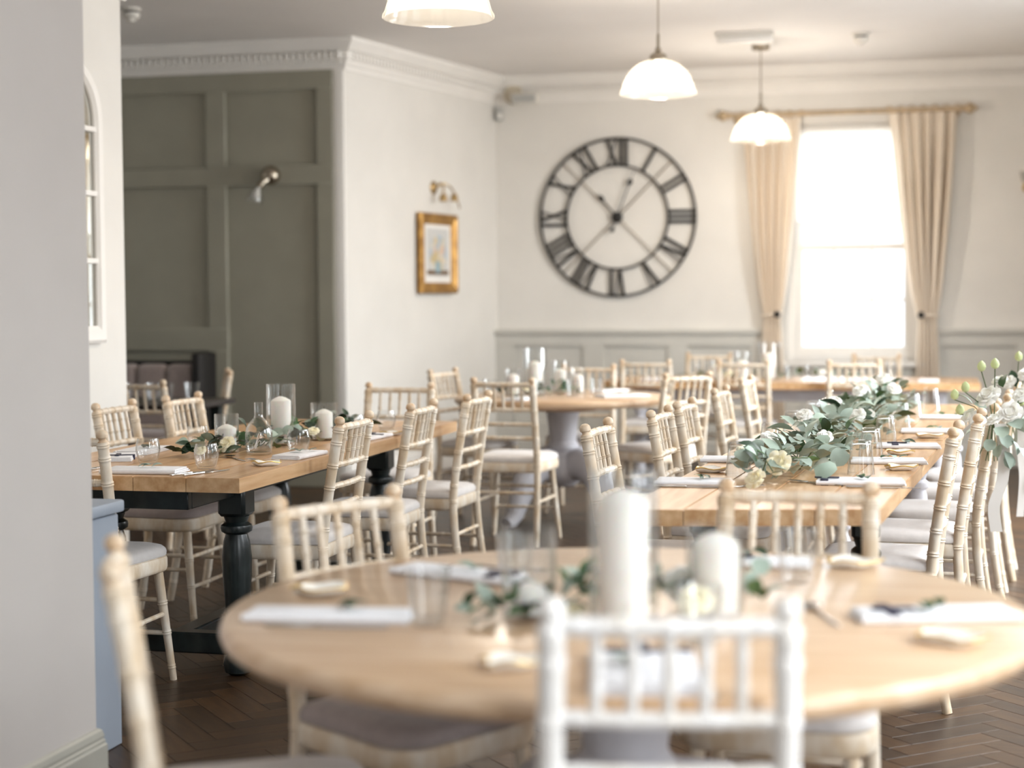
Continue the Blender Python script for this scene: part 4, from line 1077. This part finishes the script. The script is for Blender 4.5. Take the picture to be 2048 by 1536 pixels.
# --- near round table
RTb = 'near round table'
hurricane(-.505, 2.83, .06, .278, .043, .235, 'tall thick white candle in a glass cylinder, centre of the '+RTb)
hurricane(-.69, 2.90, .049, .165, .033, .055, 'stout glass cylinder left of the tall candle on the '+RTb)
hurricane(-.365, 2.985, .053, .165, .042, .142, 'white candle in glass right of the tall one on the '+RTb)
glass(-.85, 2.80, 'tumbler before the left napkin of the '+RTb, tall=True)
glass(-.25, 3.38, 'tumbler at the far right setting of the '+RTb, tall=True, s=1.05)
glass(-.80, 3.24, 'tumbler at the far left setting of the '+RTb, tall=True)
glass(-.36, 2.74, 'tumbler just beyond the front napkin of the '+RTb, tall=True)
napkin(-1.04, 2.815, .12, 'white napkin at the left of the '+RTb, l=.30, wd=.085, sprig=True, ribbon=False)
napkin(.02, 3.05, .30, 'white napkin with navy ribbon at the right of the '+RTb, l=.29, wd=.095, ribbon=True, rib_pos=-.085)
napkin(-.415, 2.485, 1.75, 'white napkin with navy ribbon at the front of the '+RTb, l=.27, wd=.155, ribbon=True, sprig=True, rib_pos=.11)
napkin(-.93, 3.30, -.35, 'white napkin with dark ribbon at the far left of the '+RTb, l=.30, wd=.09, ribbon=True, rib_pos=.1)
napkin(-.35, 3.58, -.05, 'white napkin with navy ribbon at the far rim of the '+RTb, l=.24, wd=.085, ribbon=True, rib_pos=-.05)
shell(-.635, 2.49, .5, 'white shell at the front left of the '+RTb)
shell(.03, 2.84, -.4, 'white shell below the right napkin of the '+RTb, s=1.15)
shell(-.164, 3.60, .1, 'white shell at the far right rim of the '+RTb, s=1.1)
shell(-1.16, 3.05, .2, 'white shell at the left rim of the '+RTb, s=1.1)
cutlery('spoon', -.175, 3.02, 1.9, 'steel spoon left of the right napkin on the '+RTb)
cutlery('knife', -1.02, 2.74, .12, 'steel knife below the left napkin on the '+RTb)
cutlery('fork', -.31, 2.44, 1.8, 'steel fork right of the front napkin on the '+RTb)
cutlery('fork', -.86, 3.42, -.35, 'steel fork beside the far left napkin on the '+RTb)
foliage('blurred eucalyptus and white roses across the '+RTb, 'table_garland', [(-.80, 2.86), (-.6, 2.98), (-.42, 3.05), (-.27, 3.03)], 66, .07, .07,
        [(-.43, 3.03, .045, .045, 'petal_white', 45), (-.39, 2.90, .04, .036, 'petal_cream', 50), (-.60, 2.87, .02, .02, 'petal_cream', 50)], s=(.6, .95))
# --- garland table
GT = 'garland table'
napkin(-.69, 5.12, .05, 'white napkin with leaves at the near left of the '+GT, l=.24, wd=.12, group=None)
napkin(-.655, 5.86, .05, 'white napkin second on the left of the '+GT, l=.22, wd=.11, sprig=False)
napkin(-.61, 6.60, .05, 'white napkin third on the left of the '+GT, l=.22, wd=.11, sprig=False)
napkin(-.19, 5.22, .05, 'white napkin nearest on the right of the '+GT, l=.27, wd=.11, ribbon=True, rib_pos=-.11)
napkin(-.12, 5.90, .05, 'white napkin with eucalyptus second on the right of the '+GT, l=.26, wd=.11)
napkin(-.06, 6.52, .05, 'white napkin third on the right of the '+GT, l=.24, wd=.11, ribbon=True, rib_pos=-.05)
napkin(.02, 7.25, .05, 'white napkin fourth on the right of the '+GT, l=.24, wd=.11)
napkin(.10, 8.1, .05, 'white napkin fifth on the right of the '+GT, l=.24, wd=.11)
for k, (x_, y_, w_) in enumerate(((-.20, 5.50, 'nearest'), (-.185, 6.02, 'second'), (-.15, 6.68, 'third'), (-.105, 7.5, 'fourth'), (-.06, 8.25, 'fifth'), (.03, 8.75, 'farthest'))):
    glass(x_, y_, 'upturned clear tumbler right of the garland, %s of that row' % w_, tall=True, up_=False, s=1.12)
for k, (x_, y_, w_) in enumerate(((-.585, 5.40, 'nearest'), (-.56, 6.25, 'second'), (-.53, 6.95, 'third'), (-.49, 7.62, 'fourth'))):
    glass(x_, y_, 'clear tumbler left of the garland, %s of that row' % w_, tall=True, up_=False, s=1.08)
shell(-.09, 5.66, .2, 'gilt-rimmed shell nearest on the right of the '+GT)
shell(-.10, 6.22, .2, 'gilt-rimmed shell second on the right of the '+GT)
shell(0, 6.98, .2, 'gilt-rimmed shell third on the right of the '+GT, s=1.1)
shell(-.70, 5.48, .1, 'cream shell between the first two napkins on the left of the '+GT)
cutlery('knife', -.69, 5.02, .06, 'steel knife before the near left napkin of the '+GT)
cutlery('fork', -.56, 5.05, .4, 'steel fork at the near left of the '+GT)
cutlery('fork', -.33, 5.2, 2.6, 'steel fork under the garland tip of the '+GT)
cutlery('knife', -.12, 5.11, .05, 'steel knife before the near right napkin of the '+GT)
t = thing('glass_cloche', 'small glass cloche with a knob on the left of the garland', 'cloche', (-.40, 7.35, TH))
bm = new(); lathe(bm, [(.07, 0), (.072, .004), (.072, .08), (.062, .115), (.035, .138), (.01, .145), (.008, .15), (.014, .16), (.014, .172), (.004, .178)], 28, None, False, True); obj('dome', bm, 'clear_glass', t, ang=60)
bm = new(); lathe(bm, [(.05, .001), (.055, .02), (.045, .04), (.02, .05), (.003, .052)], 16); obj('white_filling', bm, 'petal_white', t)
gp = [(-.48, 5.15), (-.44, 5.45), (-.39, 6.0), (-.34, 6.6), (-.28, 7.2), (-.22, 7.9), (-.15, 8.6)]
foliage('long silver eucalyptus garland with cream roses down the middle of the '+GT, 'table_garland', gp, 290, .14, .15,
        [(-.565, 5.40, .07, .037, 'petal_cream', 35), (-.435, 5.16, .065, .045, 'petal_cream', 30), (-.49, 5.00, .03, .036, 'petal_cream', 35),
         (-.52, 5.75, .09, .034, 'petal_white', 40), (-.33, 5.75, .10, .03, 'petal_white', 40), (-.44, 6.35, .13, .034, 'petal_white', 50), (-.25, 6.5, .12, .036, 'petal_white', 40), (-.22, 6.75, .10, .036, 'petal_white', 30),
         (-.36, 7.0, .14, .034, 'petal_white', 50), (-.28, 7.5, .16, .036, 'petal_white', 50), (-.14, 7.9, .15, .036, 'petal_white', 40), (-.2, 8.4, .17, .04, 'petal_white', 50)],
        kinds=SILV, s=(.85, 1.35), fill=280)
# --- far round table
FR = 'far round table'
hurricane(-2.40, 9.70, .05, .16, .036, .12, 'candle vase leftmost on the '+FR)
hurricane(-2.31, 9.90, .075, .28, .045, .19, 'tallest candle vase on the '+FR)
hurricane(-2.17, 9.98, .05, .20, .036, .14, 'candle vase right of the tallest one on the '+FR)
hurricane(-2.05, 9.92, .046, .16, .034, .11, 'low candle vase rightmost on the '+FR)
for x_, y_, w_ in ((-2.20, 9.55, 'front'), (-2.02, 9.62, 'right of the candles'), (-1.92, 9.85, 'far right'), (-2.52, 9.6, 'left')):
    glass(x_, y_, 'tumbler %s on the %s' % (w_, FR), tall=True)
napkin(-1.72, 9.62, .6, 'white napkin at the right rim of the '+FR, l=.3, wd=.15)
napkin(-2.25, 9.25, 1.5, 'white napkin at the front rim of the '+FR, l=.24, wd=.12)
napkin(-1.9, 10.15, 1.0, 'white napkin at the far rim of the '+FR, l=.24, wd=.12)
foliage('dark green foliage round the candles of the '+FR, 'table_garland', [(-2.5, 9.72), (-2.25, 9.75), (-2.0, 9.75)], 34, .08, .07, [(-2.3, 9.66, .05, .035, 'petal_cream', 50)], kinds=DARK)
# --- window table
WT = 'window table'
hurricane(-1.43, 11.75, .055, .14, .036, .1, 'short candle vase leftmost on the '+WT)
hurricane(-1.25, 11.78, .068, .20, .042, .13, 'middle-height candle vase on the '+WT)
hurricane(-1.07, 11.86, .078, .26, .045, .18, 'tallest candle vase on the '+WT+', before the left curtain')
for x_, w_ in ((-1.55, 'left of the candles'), (-.92, 'right of the candles'), (-.78, 'before the window, left'), (-.22, 'before the window, right')):
    glass(x_, 11.8, 'tumbler %s on the %s' % (w_, WT), tall=True)
for x_, w_ in ((-1.87, 'leftmost'), (-1.2, 'second from left'), (-.46, 'third from left'), (.02, 'rightmost')):
    napkin(x_, 11.66, 1.57, 'white napkin %s on the %s' % (w_, WT), l=.24, wd=.13, sprig=False)
foliage('eucalyptus along the '+WT+' backlit by the window', 'table_garland', [(-1.6, 11.9), (-1.1, 11.95), (-.4, 11.92)], 46, .09, .08, [(-1.34, 11.7, .04, .035, 'petal_cream', 50), (-.7, 11.9, .05, .035, 'petal_white', 50)])
# --- alcove table glasses
for x_, y_, w_ in ((-4.42, 8.75, 'leftmost'), (-4.32, 8.82, 'second'), (-4.22, 8.78, 'third'), (-4.10, 8.86, 'rightmost')):
    glass(x_, y_, 'glass on the dark alcove table, %s of four' % w_, z=.755, tall=True, s=1.15)

# ------------------------------------------------------------------ bouquets tied to the chair backs
def bouquet(parent_loc, label, blooms, leaves_, sprays, ribbon):
    t = thing('chair_bouquet', label, 'bouquet', parent_loc)
    for i, (x, y, z, r, m) in enumerate(blooms): flower(t, (x, y, z), r, m, math.atan2(-1, -.3)+random.uniform(-.7, .7), random.uniform(20, 75), i)
    for (x, y, z, az, el, k) in leaves_: leaf(t, (x, y, z), az, el, random.uniform(-.6, .6), LEAVES[k], 1.1)
    for (x, y, z) in sprays:
        bm = new(); tube(bm, [(0, 0, -.06), (x*.5, y*.5, z*.45), (x, y, z)], .0022, 5); o = obj('bud_stem', bm, 'stem_green', t)
        bm = new(); lathe(bm, [(.003, 0), (.013, .006), (.017, .018), (.013, .032), (.003, .042)], 10, Matrix.Translation((x, y, z))); obj('bud', bm, 'bud_green', o)
    for pts, wd in ribbon:
        bm = new(); rr = []; P_ = [Vector(p) for p in pts]; sm_ = []
        for q in range(len(P_)-1):
            p0, p1, p2, p3 = P_[max(0, q-1)], P_[q], P_[q+1], P_[min(len(P_)-1, q+2)]
            for h_ in range(5):
                u = h_/5; sm_.append(.5*((2*p1)+(p2-p0)*u+(2*p0-5*p1+4*p2-p3)*u*u+(3*p1-p0-3*p2+p3)*u**3))
        for (x, y, z) in sm_+[P_[-1]]: rr.append([Vector((x-wd/2, y, z)), Vector((x+wd/2, y+.006, z)), Vector((x+wd/2, y+.0075, z)), Vector((x-wd/2, y+.0015, z))])
        rings(bm, rr); obj('ribbon', bm, 'white_ribbon', t, ang=60)
    for q in range(7):
        a = random.uniform(-.05, .05); bm = new(); tube(bm, [(a*.3, 0, -.02), (a*.7, -.01, -.1), (a+random.uniform(-.02, .02), -.01, random.uniform(-.2, -.16))], .0022, 5); obj('stalk', bm, 'stem_green', t)
    return t
bouquet((.262, 6.72, .885), 'white flower bouquet with hanging ribbon on the third right-hand chair',
        [(-.02, -.03, .06, .055, 'petal_white'), (.06, -.04, .0, .05, 'petal_white'), (-.09, -.02, -.02, .042, 'petal_white'), (.0, -.05, -.03, .04, 'petal_white'), (.02, .0, .12, .034, 'petal_white'), (.1, .0, .06, .036, 'petal_white')],
        [(.03, -.05, -.08, -1.2, -.9, 0), (.06, -.05, -.1, -.9, -1.1, 0), (.02, -.06, -.12, -1.9, -1.2, 1), (.08, -.05, -.06, -.5, -.6, 0), (.05, -.05, -.16, -1.3, -1.3, 1), (-.03, -.05, .02, 2.6, .3, 1), (.1, -.04, -.02, .3, -.3, 0), (.04, -.05, -.14, -1.0, -1.2, 2), (-.05, -.04, -.06, 3.0, -.5, 0), (.02, -.06, -.05, -1.4, -.7, 0), (.09, -.05, -.13, -.7, -1.0, 1), (-.01, -.06, -.1, -2.2, -1.0, 1), (.06, -.06, -.03, -1.0, -.4, 0), (-.08, -.05, .03, 2.9, .5, 2), (.03, -.05, .1, 1.2, .9, 4)],
        [(-.15, -.04, .05), (-.11, -.05, .08), (-.13, -.02, -.01), (-.05, -.03, .16), (.0, -.03, .17)],
        [([(.02, -.055, -.04), (.035, -.06, -.14), (.03, -.05, -.26), (.0, -.055, -.36), (.01, -.05, -.46)], .045)])
bouquet((.375, 7.40, .90), 'white flowers with dark leaves and a trailing ribbon on the fourth right-hand chair',
        [(.05, -.04, .10, .05, 'petal_white'), (.10, -.02, .05, .05, 'petal_white'), (.02, -.05, .02, .04, 'petal_white'), (.12, -.04, -.03, .045, 'petal_white'), (-.03, -.04, .07, .036, 'petal_white')],
        [(.0, -.05, .05, 1.9, .9, 5), (.06, -.06, .03, .4, .2, 6), (.08, -.05, .02, -.3, .5, 5), (.05, -.06, -.05, -1.2, -.8, 0), (.1, -.05, -.08, -.8, -.8, 0), (.03, -.05, -.08, -1.6, -1.0, 0), (.07, -.06, -.03, -.1, -.2, 6), (.12, -.05, .05, .2, .4, 5), (.04, -.05, .0, -2.2, -.4, 4)],
        [(.01, -.03, .16), (.06, -.03, .18), (.02, -.05, -.03), (.12, -.04, .15)],
        [([(.05, -.05, -.05), (.07, -.055, -.16), (.085, -.05, -.26), (.075, -.055, -.38)], .05), ([(.03, -.045, -.05), (.02, -.05, -.2), (.03, -.05, -.34), (.02, -.05, -.5)], .03)])
